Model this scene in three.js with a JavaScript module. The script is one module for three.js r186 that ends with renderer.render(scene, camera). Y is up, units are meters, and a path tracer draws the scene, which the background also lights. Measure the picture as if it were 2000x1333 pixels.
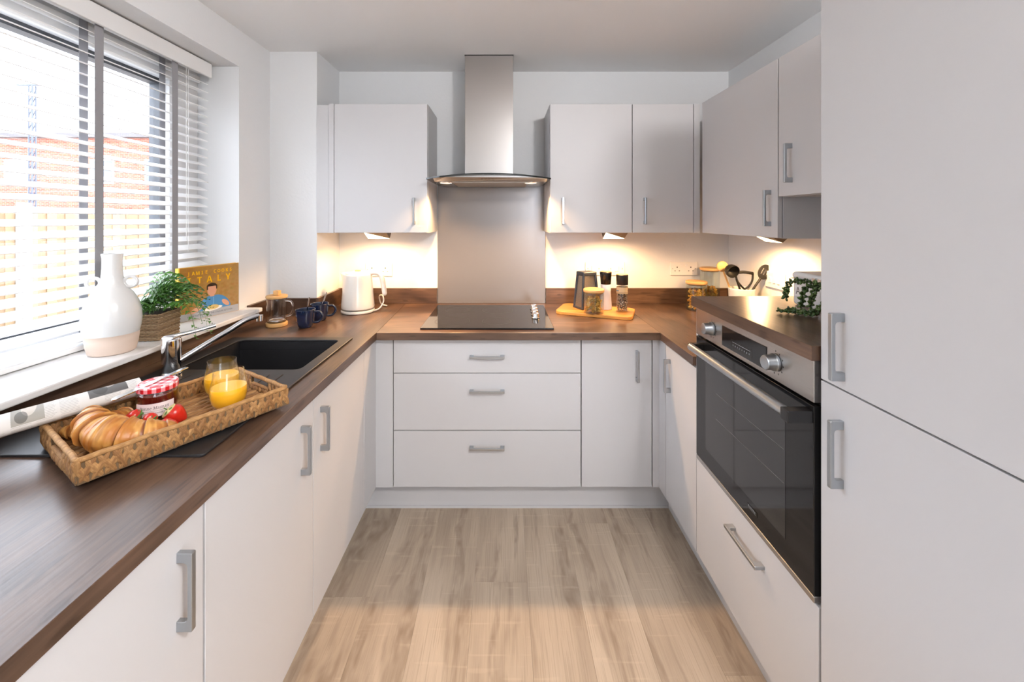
import * as THREE from 'three';
import { RoundedBoxGeometry } from 'three/addons/geometries/RoundedBoxGeometry.js';
import { mergeGeometries } from 'three/addons/utils/BufferGeometryUtils.js';
import { RectAreaLightUniformsLib } from 'three/addons/lights/RectAreaLightUniformsLib.js';
RectAreaLightUniformsLib.init();

// ---------------------------------------------------------------- camera, sky, large lights, exposure
const scene = new THREE.Scene();
const FOCAL = 800, EYE = 1.45;                       // focal length in pixels of the 2000 x 1333 frame, eye height
const camera = new THREE.PerspectiveCamera(2 * Math.atan(905 / FOCAL) * 180 / Math.PI, 2030 / 1810, 0.05, 200);
camera.setViewOffset(2030, 1810, 30, 477, 2000, 1333);   // level camera with a shifted lens: uprights stay upright
camera.position.set(0, EYE, 0);
camera.lookAt(0, EYE, -1);
scene.background = new THREE.Color().setRGB(3.8, 4.12, 4.65);   // bright overcast sky
const renderer = new THREE.WebGLRenderer({ antialias: true });
renderer.toneMapping = THREE.LinearToneMapping;
renderer.toneMappingExposure = 2.15;
renderer.shadowMap.enabled = true;
const GLOBE_LAMP = 3.3, GLOBE_GLOW = 2;                // candela, fitting's own glow
const HOOD_LAMP = 1.65, CABINET_LAMP = 0.62;            // candela
const WARM = new THREE.Color().setRGB(1.0, 0.59, 0.27);

// ---------------------------------------------------------------- helpers
let seed = 7;
const rnd = () => { seed = (seed * 1664525 + 1013904223) >>> 0; return seed / 4294967296; };
const rr = (a, b) => a + (b - a) * rnd();
const taken = {};
function numbered(n) { taken[n] = (taken[n] ?? -1) + 1; return taken[n] ? `${n}_${String(taken[n]).padStart(3, '0')}` : n; }
function shade(o) { o.traverse(m => { if (m.isMesh) { m.castShadow = true; m.receiveShadow = true; } }); return o; }
function thing(name, label, category, pos = [0, 0, 0], turn = 0, group) {
  const o = new THREE.Group(); o.name = numbered(name); o.position.set(...pos); o.rotation.y = turn;
  o.userData = { label, category }; if (group) o.userData.group = group; scene.add(o); return o;
}
function part(parent, name, geo, mat, label) {
  const m = new THREE.Mesh(Array.isArray(geo) ? merge(geo) : geo, mat); m.name = name; m.castShadow = m.receiveShadow = true;
  if (label) m.userData.label = label; parent.add(m); return m;
}
function single(name, label, category, geo, mat, pos = [0, 0, 0], turn = 0, group) {
  const m = new THREE.Mesh(Array.isArray(geo) ? merge(geo) : geo, mat); m.name = numbered(name); m.castShadow = m.receiveShadow = true;
  m.position.set(...pos); m.rotation.y = turn; m.userData = { label, category }; if (group) m.userData.group = group; scene.add(m); return m;
}
function structure(name, geo, mat) {
  const m = new THREE.Mesh(Array.isArray(geo) ? merge(geo) : geo, mat); m.name = name; m.castShadow = m.receiveShadow = true; m.userData.kind = 'structure'; scene.add(m); return m;
}
function merge(list) { return mergeGeometries(list.map(g => { const n = g.index ? g.toNonIndexed() : g; for (const k of Object.keys(n.attributes)) if (!['position', 'normal', 'uv'].includes(k)) n.deleteAttribute(k); return n; })); }
// box between two corners; D is distance from the camera, so z = -D
function box(x0, x1, y0, y1, d0, d1, r = 0, seg = 1) {
  const w = Math.abs(x1 - x0), h = Math.abs(y1 - y0), d = Math.abs(d1 - d0);
  const g = r ? new RoundedBoxGeometry(w, h, d, seg, Math.min(r, w / 2.01, h / 2.01, d / 2.01)) : new THREE.BoxGeometry(w, h, d);
  g.translate((x0 + x1) / 2, (y0 + y1) / 2, -(d0 + d1) / 2); return g;
}
// uv in metres from position; grain: axis along which u runs
function metreUV(g, grain = 'x', ou = 0, ov = 0) {
  const p = g.attributes.position, n = g.attributes.normal, uv = new Float32Array(p.count * 2);
  for (let i = 0; i < p.count; i++) {
    const c = { x: p.getX(i), y: p.getY(i), z: p.getZ(i) }, a = { x: Math.abs(n.getX(i)), y: Math.abs(n.getY(i)), z: Math.abs(n.getZ(i)) };
    let across = ['x', 'y', 'z'].filter(k => k !== grain);
    const v = a[across[0]] > a[across[1]] ? c[across[1]] : c[across[0]];
    uv[2 * i] = c[grain] + ou; uv[2 * i + 1] = v + ov;
  }
  g.setAttribute('uv', new THREE.BufferAttribute(uv, 2)); return g;
}
function lathe(profile, seg = 40) { return new THREE.LatheGeometry(profile.map(p => new THREE.Vector2(p[0], p[1])), seg); }
function tube(pts, r, seg = 24, rad = 10, closed = false) { return new THREE.TubeGeometry(new THREE.CatmullRomCurve3(pts.map(p => new THREE.Vector3(...p)), closed), seg, r, rad, closed); }
function cyl(r0, r1, h, seg = 28) { const g = new THREE.CylinderGeometry(r1, r0, h, seg); g.translate(0, h / 2, 0); return g; }
function ball(rx, ry, rz, x = 0, y = 0, z = 0, ws = 12, hs = 8) { const g = new THREE.SphereGeometry(1, ws, hs); g.scale(rx, ry, rz); g.translate(x, y, z); return g; }
function at(g, x, y, z) { g.translate(x, y, z); return g; }
function rectShape(x0, x1, y0, y1, r) {
  const s = new THREE.Shape(); s.moveTo(x0 + r, y0); s.lineTo(x1 - r, y0); s.quadraticCurveTo(x1, y0, x1, y0 + r); s.lineTo(x1, y1 - r); s.quadraticCurveTo(x1, y1, x1 - r, y1);
  s.lineTo(x0 + r, y1); s.quadraticCurveTo(x0, y1, x0, y1 - r); s.lineTo(x0, y0 + r); s.quadraticCurveTo(x0, y0, x0 + r, y0); return s;
}
// a flat shape drawn in (x, D) laid down as a slab between two heights
function slab(shape, y0, y1, bevel = 0) {
  const g = new THREE.ExtrudeGeometry(shape, { depth: y1 - y0 - 2 * bevel, bevelEnabled: bevel > 0, bevelThickness: bevel, bevelSize: bevel, bevelOffset: -bevel, bevelSegments: 2, curveSegments: 8 });
  g.rotateX(-Math.PI / 2); g.translate(0, y0 + bevel, 0); return g;   // (x, D) -> (x, -z)
}
function at_(px, py, D) { return [(px - 985) / FOCAL * D, EYE - (py - 428) / FOCAL * D, -D]; }

// ---------------------------------------------------------------- noise and textures
const HS = new Float32Array(65536); { let s = 99; for (let i = 0; i < 65536; i++) { s = (s * 1664525 + 1013904223) >>> 0; HS[i] = s / 4294967296; } }
const hsh = (x, y, k = 0) => HS[((x * 374761 + y * 668265 + k * 982451) ^ (x * 31 + y * 57)) & 65535];
function vnoise(x, y, px, py, k) {
  const xi = Math.floor(x), yi = Math.floor(y), fx = x - xi, fy = y - yi, u = fx * fx * (3 - 2 * fx), v = fy * fy * (3 - 2 * fy);
  const m = (a, b) => ((a % b) + b) % b;
  const a = hsh(m(xi, px), m(yi, py), k), b = hsh(m(xi + 1, px), m(yi, py), k), c = hsh(m(xi, px), m(yi + 1, py), k), d = hsh(m(xi + 1, px), m(yi + 1, py), k);
  return a + (b - a) * u + (c - a) * v + (a - b - c + d) * u * v;
}
function fbm(x, y, px, py, oct, k = 0) { let s = 0, a = 0.5, t = 0; for (let o = 0; o < oct; o++) { s += a * vnoise(x, y, px, py, k + o); t += a; a *= 0.5; x *= 2; y *= 2; px *= 2; py *= 2; } return s / t; }
function texture(w, h, fn, srgb = true) {
  const d = new Uint8Array(w * h * 4);
  for (let j = 0; j < h; j++) for (let i = 0; i < w; i++) { const c = fn(i / w, j / h); const k = (j * w + i) * 4; d[k] = c[0]; d[k + 1] = c[1]; d[k + 2] = c[2]; d[k + 3] = 255; }
  const t = new THREE.DataTexture(d, w, h); t.wrapS = t.wrapT = THREE.RepeatWrapping; t.magFilter = THREE.LinearFilter; t.minFilter = THREE.LinearMipmapLinearFilter; t.generateMipmaps = true;
  if (srgb) t.colorSpace = THREE.SRGBColorSpace; t.needsUpdate = true; return t;
}
const mix = (a, b, t) => a.map((x, i) => x + (b[i] - x) * t);
const clamp = (x, a = 0, b = 1) => Math.min(b, Math.max(a, x));
const smooth = (a, b, x) => { const t = clamp((x - a) / (b - a)); return t * t * (3 - 2 * t); };
function canvasTex(w, h, draw) { const c = document.createElement('canvas'); c.width = w; c.height = h; const g = c.getContext('2d'); draw(g, w, h); const t = new THREE.CanvasTexture(c); t.colorSpace = THREE.SRGBColorSpace; t.magFilter = THREE.LinearFilter; return t; }
function sized(t, w, h) { t.repeat.set(1 / w, 1 / h); return t; }

// dark rustic oak laminate, u along the grain, 2.0 x 0.75 m
const walnutTex = sized(texture(1024, 768, (u, v) => {
  const warp = fbm(u * 5, v * 5, 5, 5, 3, 11) * 0.22;
  const band = fbm(u * 4, (v + warp) * 9, 4, 9, 4, 3), fine = fbm(u * 20, v * 110, 20, 110, 3, 21), cloud = fbm(u * 7, v * 5, 7, 5, 4, 41), fleck = fbm(u * 30, v * 70, 30, 70, 2, 31);
  let c = mix([57, 42, 34], [118, 91, 73], clamp(smooth(0.25, 0.75, band) * 0.42 + smooth(0.28, 0.72, cloud) * 0.42 + (fine - 0.5) * 0.45 + 0.08));
  c = mix(c, [40, 27, 20], smooth(0.66, 0.85, fleck) * 0.4);
  return c;
}), 2.0, 0.75);
const walnutBump = sized(texture(512, 512, (u, v) => { const f = 255 * (0.6 * fbm(u * 12, v * 150, 12, 150, 3, 21) + 0.4 * fbm(u * 3, v * 10, 3, 10, 3, 3)); return [f, f, f]; }, false), 2.0, 0.75);
// pale limed oak, u along the plank, 1.3 x 0.8 m
const oakTex = sized(texture(1024, 1024, (u, v) => {
  const warp = fbm(u * 4, v * 4, 4, 4, 3, 51) * 0.12;
  const band = fbm(u * 2, (v + warp) * 10, 2, 10, 3, 53), fine = fbm(u * 8, v * 200, 8, 200, 2, 57), saw = fbm(u * 110, v * 7, 110, 7, 2, 59), knot = fbm(u * 3, (v + warp) * 18, 3, 18, 3, 61), ring = fbm(u * 30, (v + warp) * 60, 30, 60, 2, 65), cloud = fbm(u * 2, v * 4, 2, 4, 2, 67);
  let c = mix([166, 149, 131], [200, 184, 164], clamp(smooth(0.3, 0.7, band) * 0.5 + smooth(0.3, 0.7, cloud) * 0.35 + (fine - 0.5) * 0.5 + 0.1));
  c = mix(c, [128, 110, 94], smooth(0.54, 0.8, knot) * (0.36 + 0.7 * (ring - 0.5)));
  c = mix(c, [138, 121, 104], smooth(0.58, 0.72, fine) * 0.3);
  if (saw > 0.7) c = mix(c, [220, 202, 180], smooth(0.7, 0.88, saw) * 0.2);
  return c;
}), 1.3, 0.8);
const bambooTex = sized(texture(512, 256, (u, v) => { const f = fbm(u * 4, v * 60, 4, 60, 3, 71), b = fbm(u, v * 12, 1, 12, 2, 73); return mix([192, 142, 82], [232, 190, 130], clamp(0.6 * b + 0.5 * f)); }), 0.4, 0.25);
const brushTex = sized(texture(256, 512, (u, v) => { const f = 110 + 110 * fbm(u * 3, v * 256, 3, 256, 2, 81); return [f, f, f]; }, false), 0.6, 0.4);
const strawTex = sized(texture(256, 256, (u, v) => { const f = fbm(u * 5, v * 50, 5, 50, 3, 91), c = fbm(u * 6, v * 6, 6, 6, 3, 93); return mix([112, 76, 42], [206, 164, 112], clamp(f * 0.6 + c * 0.55)); }), 0.05, 0.04);
const plasterBump = sized(texture(256, 256, (u, v) => { const f = 255 * fbm(u * 60, v * 60, 60, 60, 3, 95); return [f, f, f]; }, false), 0.5, 0.5);

// ---------------------------------------------------------------- materials
const std = (o) => new THREE.MeshStandardMaterial(o), phy = (o) => new THREE.MeshPhysicalMaterial(o);
const lin = (r, g, b) => new THREE.Color().setRGB(r, g, b);
const M = {
  wall: std({ color: lin(0.74, 0.75, 0.76), roughness: 0.85, bumpMap: plasterBump, bumpScale: 0.0004 }),
  ceiling: std({ color: lin(0.88, 0.885, 0.89), roughness: 0.9 }),
  door: std({ color: lin(0.575, 0.57, 0.58), roughness: 0.48 }),
  carcass: std({ color: lin(0.575, 0.57, 0.58), roughness: 0.5 }),
  plinth: std({ color: lin(0.575, 0.57, 0.58), roughness: 0.5 }),
  walnut: std({ map: walnutTex, roughness: 0.29, bumpMap: walnutBump, bumpScale: 0.0003 }),
  oak: std({ map: oakTex, roughness: 0.5 }),
  floorBase: std({ color: lin(0.10, 0.08, 0.065), roughness: 0.9 }),
  steel: std({ color: lin(0.50, 0.48, 0.465), metalness: 1, roughness: 0.27, bumpMap: brushTex, bumpScale: 0.00015 }),
  satin: std({ color: lin(0.46, 0.49, 0.52), metalness: 1, roughness: 0.32 }),
  chrome: std({ color: lin(0.82, 0.83, 0.85), metalness: 1, roughness: 0.07 }),
  splash: std({ color: lin(0.27, 0.255, 0.25), metalness: 0.45, roughness: 0.24 }),
  blackGlass: phy({ color: lin(0.010, 0.010, 0.011), roughness: 0.06, ior: 1.45 }),
  black: std({ color: lin(0.014, 0.014, 0.015), roughness: 0.4 }),
  blackGloss: std({ color: lin(0.012, 0.012, 0.013), roughness: 0.25 }),
  sink: std({ color: lin(0.016, 0.016, 0.018), roughness: 0.42 }),
  white: std({ color: lin(0.80, 0.80, 0.80), roughness: 0.35 }),
  slat: std({ color: lin(0.9, 0.9, 0.9), roughness: 0.4 }),
  tape: std({ color: lin(0.30, 0.30, 0.32), roughness: 0.9 }),
  upvc: std({ color: lin(0.82, 0.82, 0.82), roughness: 0.3 }),
  anthracite: std({ color: lin(0.06, 0.065, 0.075), roughness: 0.45 }),
  pane: phy({ color: lin(1, 1, 1), transmission: 1, thickness: 0, roughness: 0, ior: 1.5 }),
  glass: phy({ color: lin(0.97, 0.98, 0.98), transmission: 1, thickness: 0, roughness: 0, ior: 1.5 }),
  solidGlass: phy({ color: lin(1, 1, 1), transmission: 1, thickness: 0.003, roughness: 0, ior: 1.47 }),
  jarGlass: phy({ color: lin(0.90, 0.93, 0.93), transmission: 1, thickness: 0, roughness: 0.02, ior: 1.6 }),
  thinGlass: phy({ color: lin(0.97, 0.98, 0.98), transmission: 1, thickness: 0, roughness: 0.02, ior: 1.5 }),
  smokedGlass: phy({ color: lin(0.16, 0.18, 0.18), transmission: 0.9, thickness: 0, roughness: 0.03, ior: 1.5 }),
  bamboo: std({ map: bambooTex, roughness: 0.5 }),
  straw: std({ map: strawTex, roughness: 0.8 }),
  socket: std({ color: lin(0.80, 0.79, 0.77), roughness: 0.3 }),
  ceramic: phy({ color: lin(0.70, 0.70, 0.69), roughness: 0.22, clearcoat: 0.5, clearcoatRoughness: 0.1 }),
  bisque: std({ color: lin(0.66, 0.53, 0.44), roughness: 0.85 }),
  cream: phy({ color: lin(0.78, 0.74, 0.68), roughness: 0.25, clearcoat: 0.4 }),
  navy: phy({ color: lin(0.005, 0.014, 0.045), roughness: 0.22, clearcoat: 0.6 }),
};

// ---------------------------------------------------------------- room shell
const XL = -1.325, XR = 1.44, DB = 2.631, DF = -3.0, HC = 2.397, WT = 0.91;   // walls, ceiling, worktop height
const W0 = 0.25, W1 = 2.046, WY0 = 0.975, WY1 = 2.212;                         // window opening: depth range, height range
structure('wall_back', metreUV(box(XL - 0.3, XR + 0.2, -0.05, HC + 0.1, DB, DB + 0.2)), M.wall);
structure('wall_right', metreUV(box(XR, XR + 0.2, -0.05, HC + 0.1, DF, DB), 'z'), M.wall);
const BW = [0.42, 1.38, 0.30, 2.25];   // window in the wall behind the camera
structure('wall_front', [box(XL - 0.3, BW[0], -0.05, HC + 0.1, DF - 0.2, DF), box(BW[1], XR + 0.2, -0.05, HC + 0.1, DF - 0.2, DF), box(BW[0], BW[1], BW[3], HC + 0.1, DF - 0.2, DF), box(BW[0], BW[1], -0.05, BW[2], DF - 0.2, DF)].map(g => metreUV(g)), M.wall);
{
  const w = new THREE.Group(); w.name = 'window_2'; w.userData.kind = 'structure'; scene.add(w);
  const [a, b, c, d] = BW, d0 = DF - 0.15, d1 = DF - 0.09;
  part(w, 'frame', [box(a, a + 0.06, c, d, d0, d1), box(b - 0.06, b, c, d, d0, d1), box(a + 0.06, b - 0.06, c, c + 0.06, d0, d1), box(a + 0.06, b - 0.06, d - 0.06, d, d0, d1)], M.upvc);
  part(w, 'pane', box(a + 0.05, b - 0.05, c + 0.05, d - 0.05, DF - 0.122, DF - 0.118), M.pane);
}
structure('wall_left', [
  box(XL - 0.3, XL, -0.05, WY0, W0, W1), box(XL - 0.3, XL, WY1, HC + 0.1, W0, W1),
  box(XL - 0.3, XL, -0.05, HC + 0.1, W1, DB), box(XL - 0.3, XL, -0.05, HC + 0.1, DF, W0)].map(g => metreUV(g, 'z')), M.wall);
structure('wall_pier', metreUV(box(XL, -1.06, 0, HC, 2.317, DB)), M.wall);
structure('ceiling', metreUV(box(XL - 0.3, XR + 0.2, HC, HC + 0.15, DF - 0.2, DB + 0.2)), M.ceiling);
{
  const floor = structure('floor', box(XL - 0.3, XR + 0.2, -0.15, -0.012, DF - 0.2, DB + 0.2), M.floorBase);
  const edges = [-0.72, -0.515, -0.32, -0.12, 0.092, 0.292, 0.492, 0.70, 0.90];
  const firstJoint = [1.57, 0.62, 1.20, 1.634, 0.85, 1.95, 0.5, 1.3];
  for (let i = 0; i < 8; i++) {
    let d = 2.25, next = firstJoint[i];
    while (d > DF) {
      const end = Math.max(DF, next), g = box(edges[i] + 0.0002, edges[i + 1] - 0.0002, -0.012, 0, d - 0.0002, end + 0.0002, 0.0003);
      part(floor, 'plank', metreUV(g, 'z', rr(0, 1.3), rr(0, 0.8)), M.oak);
      d = end; next = end - 1.25;
    }
  }
  for (const [x0, x1] of [[XL, edges[0]], [edges[8], XR]]) part(floor, 'plank', metreUV(box(x0, x1, -0.012, 0, DF, 2.6), 'z'), M.oak);
}
// window: white frame, dark outer sash, glass
{
  const w = new THREE.Group(); w.name = 'window_1'; w.userData.kind = 'structure'; scene.add(w);
  const fx0 = XL - 0.275, fx1 = XL - 0.205;
  const y0 = WY0 + 0.005, yt = 2.075, d1 = 1.85, d0 = W0 + 0.09;
  part(w, 'frame', [box(fx0, fx1, yt + 0.012, WY1, W0, W1, 0.004), box(fx0, fx1, y0, y0 + 0.075, W0, W1, 0.004), box(fx0, fx1, y0 + 0.075, yt + 0.012, d1 + 0.022, W1, 0.004), box(fx0, fx1, y0 + 0.075, yt + 0.012, W0, d0 - 0.022, 0.004),
    box(fx1, fx1 + 0.012, yt + 0.05, yt + 0.085, W0, W1, 0.004)], M.upvc);
  part(w, 'sash', [box(fx0 - 0.005, fx1 - 0.03, yt - 0.015, yt + 0.012, d0 - 0.022, d1 + 0.022), box(fx0 - 0.005, fx1 - 0.03, y0 + 0.075, y0 + 0.10, d0 - 0.022, d1 + 0.022), box(fx0 - 0.005, fx1 - 0.03, y0 + 0.10, yt - 0.015, d1, d1 + 0.022), box(fx0 - 0.005, fx1 - 0.03, y0 + 0.10, yt - 0.015, d0 - 0.022, d0)], M.anthracite, 'dark grey sash');
  part(w, 'pane', box(fx0 + 0.012, fx0 + 0.016, y0 + 0.09, yt - 0.005, d0 - 0.01, d1 + 0.01), M.pane, 'clear pane');
}
{ // window board
  const s = rectShape(XL - 0.205, -1.239, W0 + 0.002, W1 - 0.002, 0.002);
  const g = slab(s, 0.976, 0.996, 0.004), horn = slab(rectShape(XL + 0.001, -1.239, W1 - 0.003, 2.105, 0.012), 0.976, 0.996, 0.004);
  const b = single('window_sill', 'white window board with rounded front edge under the blind', 'window sill', [g, horn], M.white); b.name = 'window_sill';
}
{ // venetian blind
  const b = thing('venetian_blind', 'white slatted venetian blind with dark grey fabric tapes', 'blind', [-1.475, 0, 0]);
  const A = W0 + 0.02, Z = 2.01;
  part(b, 'valance', box(0.035, 0.049, 2.137, 2.205, A - 0.01, 2.0, 0.004), M.white);
  part(b, 'head_rail', box(-0.025, 0.03, 2.160, 2.205, A, Z - 0.01, 0.003), M.upvc);
  const sg = new RoundedBoxGeometry(0.05, 0.003, Z - A, 1, 0.0012);
  for (let i = 0; i < 28; i++) {
    const m = part(b, 'slat', sg, M.slat); m.position.set(0, 2.118 - i * 0.04, -(A + Z) / 2); m.rotation.z = -0.41;
  }
  part(b, 'bottom_rail', box(-0.024, 0.026, 0.9985, 1.016, A, Z, 0.004), M.slat);
  for (const d of [0.55, 1.463, 1.80]) {
    part(b, 'tape', box(0.0275, 0.0285, 1.02, 2.15, d - 0.016, d + 0.016), M.tape, 'dark grey fabric tape');
    part(b, 'tape', box(-0.0285, -0.0275, 1.02, 2.16, d - 0.016, d + 0.016), M.tape, 'dark grey fabric tape');
  }
  part(b, 'cord', [box(0.03, 0.0315, 1.35, 2.15, 1.86, 1.8615), box(0.03, 0.0315, 1.30, 2.15, 1.872, 1.8735)], M.white);
}

// ---------------------------------------------------------------- outside the window
{
  structure('ground', [box(-60, XL - 0.31, -0.4, -0.15, -20, 60), box(XL - 0.31, 20, -0.4, -0.16, -20, DF - 0.21)], std({ color: lin(0.46, 0.45, 0.43), roughness: 1 }));
  const fence = thing('garden_fence', 'tan close-board timber fence beyond the window', 'fence', [-6, -0.15, 0]);
  const boardMats = [lin(0.25, 0.16, 0.088), lin(0.21, 0.133, 0.072), lin(0.28, 0.185, 0.105)].map(c => std({ color: c, roughness: 0.9 }));
  const bg = new RoundedBoxGeometry(0.02, 1.72, 0.118, 1, 0.003);
  for (let i = 0; i < 80; i++) { const m = part(fence, 'board', bg, boardMats[Math.floor(rnd() * 3)]); m.position.set(i % 2 ? 0.012 : 0, 0.88 + rr(-0.006, 0.006), -(0.6 + i * 0.112)); }
  const postMat = std({ color: lin(0.5, 0.48, 0.45), roughness: 0.9 });
  for (const d of [2.0, 4.0, 5.05, 7.9]) part(fence, 'post', box(0.03, 0.13, 0, 1.80, d - 0.05, d + 0.05, 0.006), postMat, 'pale concrete post');
  part(fence, 'rail', [box(-0.07, -0.02, 0.3, 0.37, 0.6, 9.5), box(-0.07, -0.02, 1.4, 1.47, 0.6, 9.5)], boardMats[1]);
  // brick house far off
  const brickTex = sized(texture(256, 256, (u, v) => { const row = Math.floor(v * 13), x = u * 4 + (row % 2) * 0.5, fx = x - Math.floor(x), fy = v * 13 - row; const mort = fx < 0.04 || fy < 0.13; return mort ? [190, 180, 168] : mix([150, 70, 48], [190, 104, 72], hsh(Math.floor(x) % 4, row, 3)); }), 0.9, 0.975);
  const house = thing('brick_house', 'far orange brick house above the fence', 'house', [-24, -0.15, -21]);
  const wallMat = std({ map: brickTex, color: lin(0.75, 0.75, 0.75), roughness: 0.9 });
  const glassMat = std({ color: lin(0.10, 0.12, 0.14), roughness: 0.1 });
  part(house, 'brick_wall', [metreUV(box(-14, 8.6, 0, 5.75, 0, 8), 'x')], wallMat);
  part(house, 'roof_edge', box(-14.3, 8.9, 5.75, 5.97, -0.3, 8.3), std({ color: lin(0.12, 0.11, 0.11), roughness: 0.8 }));
  for (const x of [-9, -4.6, -1.0, 3.4, 6.2]) for (const y of [0.9, 3.4]) {
    const f = part(house, 'window', box(x - 0.6, x + 0.6, y, y + 1.25, -0.04, 0.1), M.upvc);
    part(f, 'pane', box(x - 0.52, x - 0.03, y + 0.08, y + 1.17, -0.05, -0.03), glassMat); part(f, 'pane', box(x + 0.03, x + 0.52, y + 0.08, y + 1.17, -0.05, -0.03), glassMat);
  }
  const mast = thing('lattice_mast', 'thin dark lattice mast with a cross arm beyond the fence', 'mast', [-14.0, -0.15, -12.15]);
  const mm = std({ color: lin(0.08, 0.09, 0.12), roughness: 0.6 });
  const legs = [], lace = [];
  for (const [dx, dz] of [[-0.05, -0.05], [0.05, -0.05], [-0.05, 0.05], [0.05, 0.05]]) legs.push(at(cyl(0.02, 0.02, 5.55, 6), dx, 0, dz));
  for (let k = 0; k < 27; k++) for (const z of [-0.05, 0.05]) lace.push(tube([[-0.05, k * 0.2 + 0.05, z], [0.05, k * 0.2 + 0.25, z]], 0.014, 1, 5));
  part(mast, 'leg', legs, mm); part(mast, 'lacing', lace, mm); part(mast, 'cross_arm', box(-0.45, 0.45, 5.55, 5.6, -0.03, 0.03), mm);
}

// ---------------------------------------------------------------- cupboards
// handle: a flat D pull; length along y, standing out along +z, thickness along x
function handleGeo(L = 0.15, out = 0.03, th = 0.011) {
  const s = new THREE.Shape(), a = L / 2 - 0.019, o = out - 0.009, r = 0.009, q = 0.003, h = L / 2;
  s.moveTo(-h, 0); s.lineTo(-a, 0); s.lineTo(-a, o - r); s.quadraticCurveTo(-a, o, -a + r, o); s.lineTo(a - r, o); s.quadraticCurveTo(a, o, a, o - r); s.lineTo(a, 0); s.lineTo(h, 0); s.lineTo(h, out - q); s.quadraticCurveTo(h, out, h - q, out); s.lineTo(-h + q, out); s.quadraticCurveTo(-h, out, -h, out - q); s.lineTo(-h, 0);
  const g = new THREE.ExtrudeGeometry(s, { depth: th - 0.002, bevelEnabled: true, bevelThickness: 0.001, bevelSize: 0.001, bevelOffset: -0.001, bevelSegments: 1, curveSegments: 5 });
  g.translate(0, 0, -th / 2 + 0.001);           // (along, out, thick)
  const m = new THREE.Matrix4().makeBasis(new THREE.Vector3(0, 1, 0), new THREE.Vector3(0, 0, 1), new THREE.Vector3(1, 0, 0)); g.applyMatrix4(m); return g;
}
const HANDLE_V = handleGeo(), HANDLE_H = handleGeo(0.168).rotateZ(Math.PI / 2), HANDLE_W = handleGeo(0.15);
// local frame: x across the front, y up from the floor, z = 0 at the door face, body behind it
function cabinet(name, label, category, pos, turn, o) {
  const c = thing(name, label, category, pos, turn, o.group);
  const t = 0.018, { x0, x1, y0, y1, depth } = o, zb = -0.022 - depth, zf = category === 'cabinet' ? 0.036 : 0.022;
  const pan = [box(x0, x0 + t, y0, y1, zf, -zb), box(x1 - t, x1, y0, y1, zf, -zb), box(x0 + t, x1 - t, y0, y0 + t, zf, -zb), box(x0 + t, x1 - t, y0 + t, y1, -zb - 0.008, -zb)];
  if (o.top !== false) pan.push(box(x0 + t, x1 - t, y1 - t, y1, zf, -zb - 0.008));
  part(c, 'carcass', pan, o.carcass ?? M.door);
  for (const f of o.fronts) {
    const d = part(c, f.name ?? 'door', box(f.x0 + 0.0018, f.x1 - 0.0018, f.y0 + 0.0018, f.y1 - 0.0018, 0, 0.019, 0.0015), M.door);
    if (f.hx !== undefined) { const h = part(d, 'handle', f.horizontal ? HANDLE_H : HANDLE_V, M.satin, 'satin metal pull'); h.position.set(f.hx, f.hy, 0); }
  }
  for (const e of o.extra ?? []) part(c, e[0], e[1], e[2] ?? M.door);
  return c;
}
const YB = 0.145, YD = 0.866;
const LEFT = Math.PI / 2, RIGHT = -Math.PI / 2;
// left run faces +x: local x = D of the room minus the origin's D
const XLF = -0.624, XRF = 0.752, DBF = 1.99;
cabinet('sink_cabinet', 'light grey double-door base cabinet under the black sink', 'cabinet', [XLF, 0, -1.338], LEFT, { x0: -0.485, x1: 0.485, y0: YB, y1: 0.872, depth: 0.56, top: false, carcass: M.carcass, fronts: [
  { x0: -0.485, x1: 0, y0: YB, y1: YD, hx: -0.078, hy: 0.738 }, { x0: 0, x1: 0.485, y0: YB, y1: YD, hx: 0.055, hy: 0.738 }] });
cabinet('base_cabinet', 'light grey single-door base cabinet beside the sink cabinet, under the breakfast tray end', 'cabinet', [XLF, 0, -0.553], LEFT, { x0: -0.298, x1: 0.298, y0: YB, y1: 0.872, depth: 0.56, carcass: M.carcass, fronts: [{ x0: -0.298, x1: 0.298, y0: YB, y1: YD, hx: 0.231, hy: 0.738 }] });
cabinet('drawer_cabinet', 'wide light grey three-drawer base cabinet below the hob', 'cabinet', [-0.0835, 0, -DBF], 0, { x0: -0.4565, x1: 0.4565, y0: YB, y1: 0.872, depth: 0.56, carcass: M.carcass, fronts: [
  { name: 'drawer', x0: -0.4565, x1: 0.4565, y0: 0.70, y1: YD, hx: 0, hy: 0.784, horizontal: true }, { name: 'drawer', x0: -0.4565, x1: 0.4565, y0: 0.4214, y1: 0.70, hx: 0, hy: 0.617, horizontal: true }, { name: 'drawer', x0: -0.4565, x1: 0.4565, y0: YB, y1: 0.4214, hx: 0, hy: 0.343, horizontal: true }] });
cabinet('narrow_cabinet', 'narrow light grey base cabinet to the side of the drawers', 'cabinet', [0.546, 0, -DBF], 0, { x0: -0.172, x1: 0.172, y0: YB, y1: 0.872, depth: 0.56, carcass: M.carcass, fronts: [{ x0: -0.172, x1: 0.172, y0: YB, y1: YD, hx: 0.097, hy: 0.738 }] });
cabinet('narrow_cabinet', 'narrow light grey base cabinet between the corner and the oven', 'cabinet', [XRF, 0, -1.757], RIGHT, { x0: -0.153, x1: 0.153, y0: YB, y1: 0.872, depth: 0.56, carcass: M.carcass, fronts: [{ x0: -0.153, x1: 0.153, y0: YB, y1: YD, hx: -0.1, hy: 0.738 }] });
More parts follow.
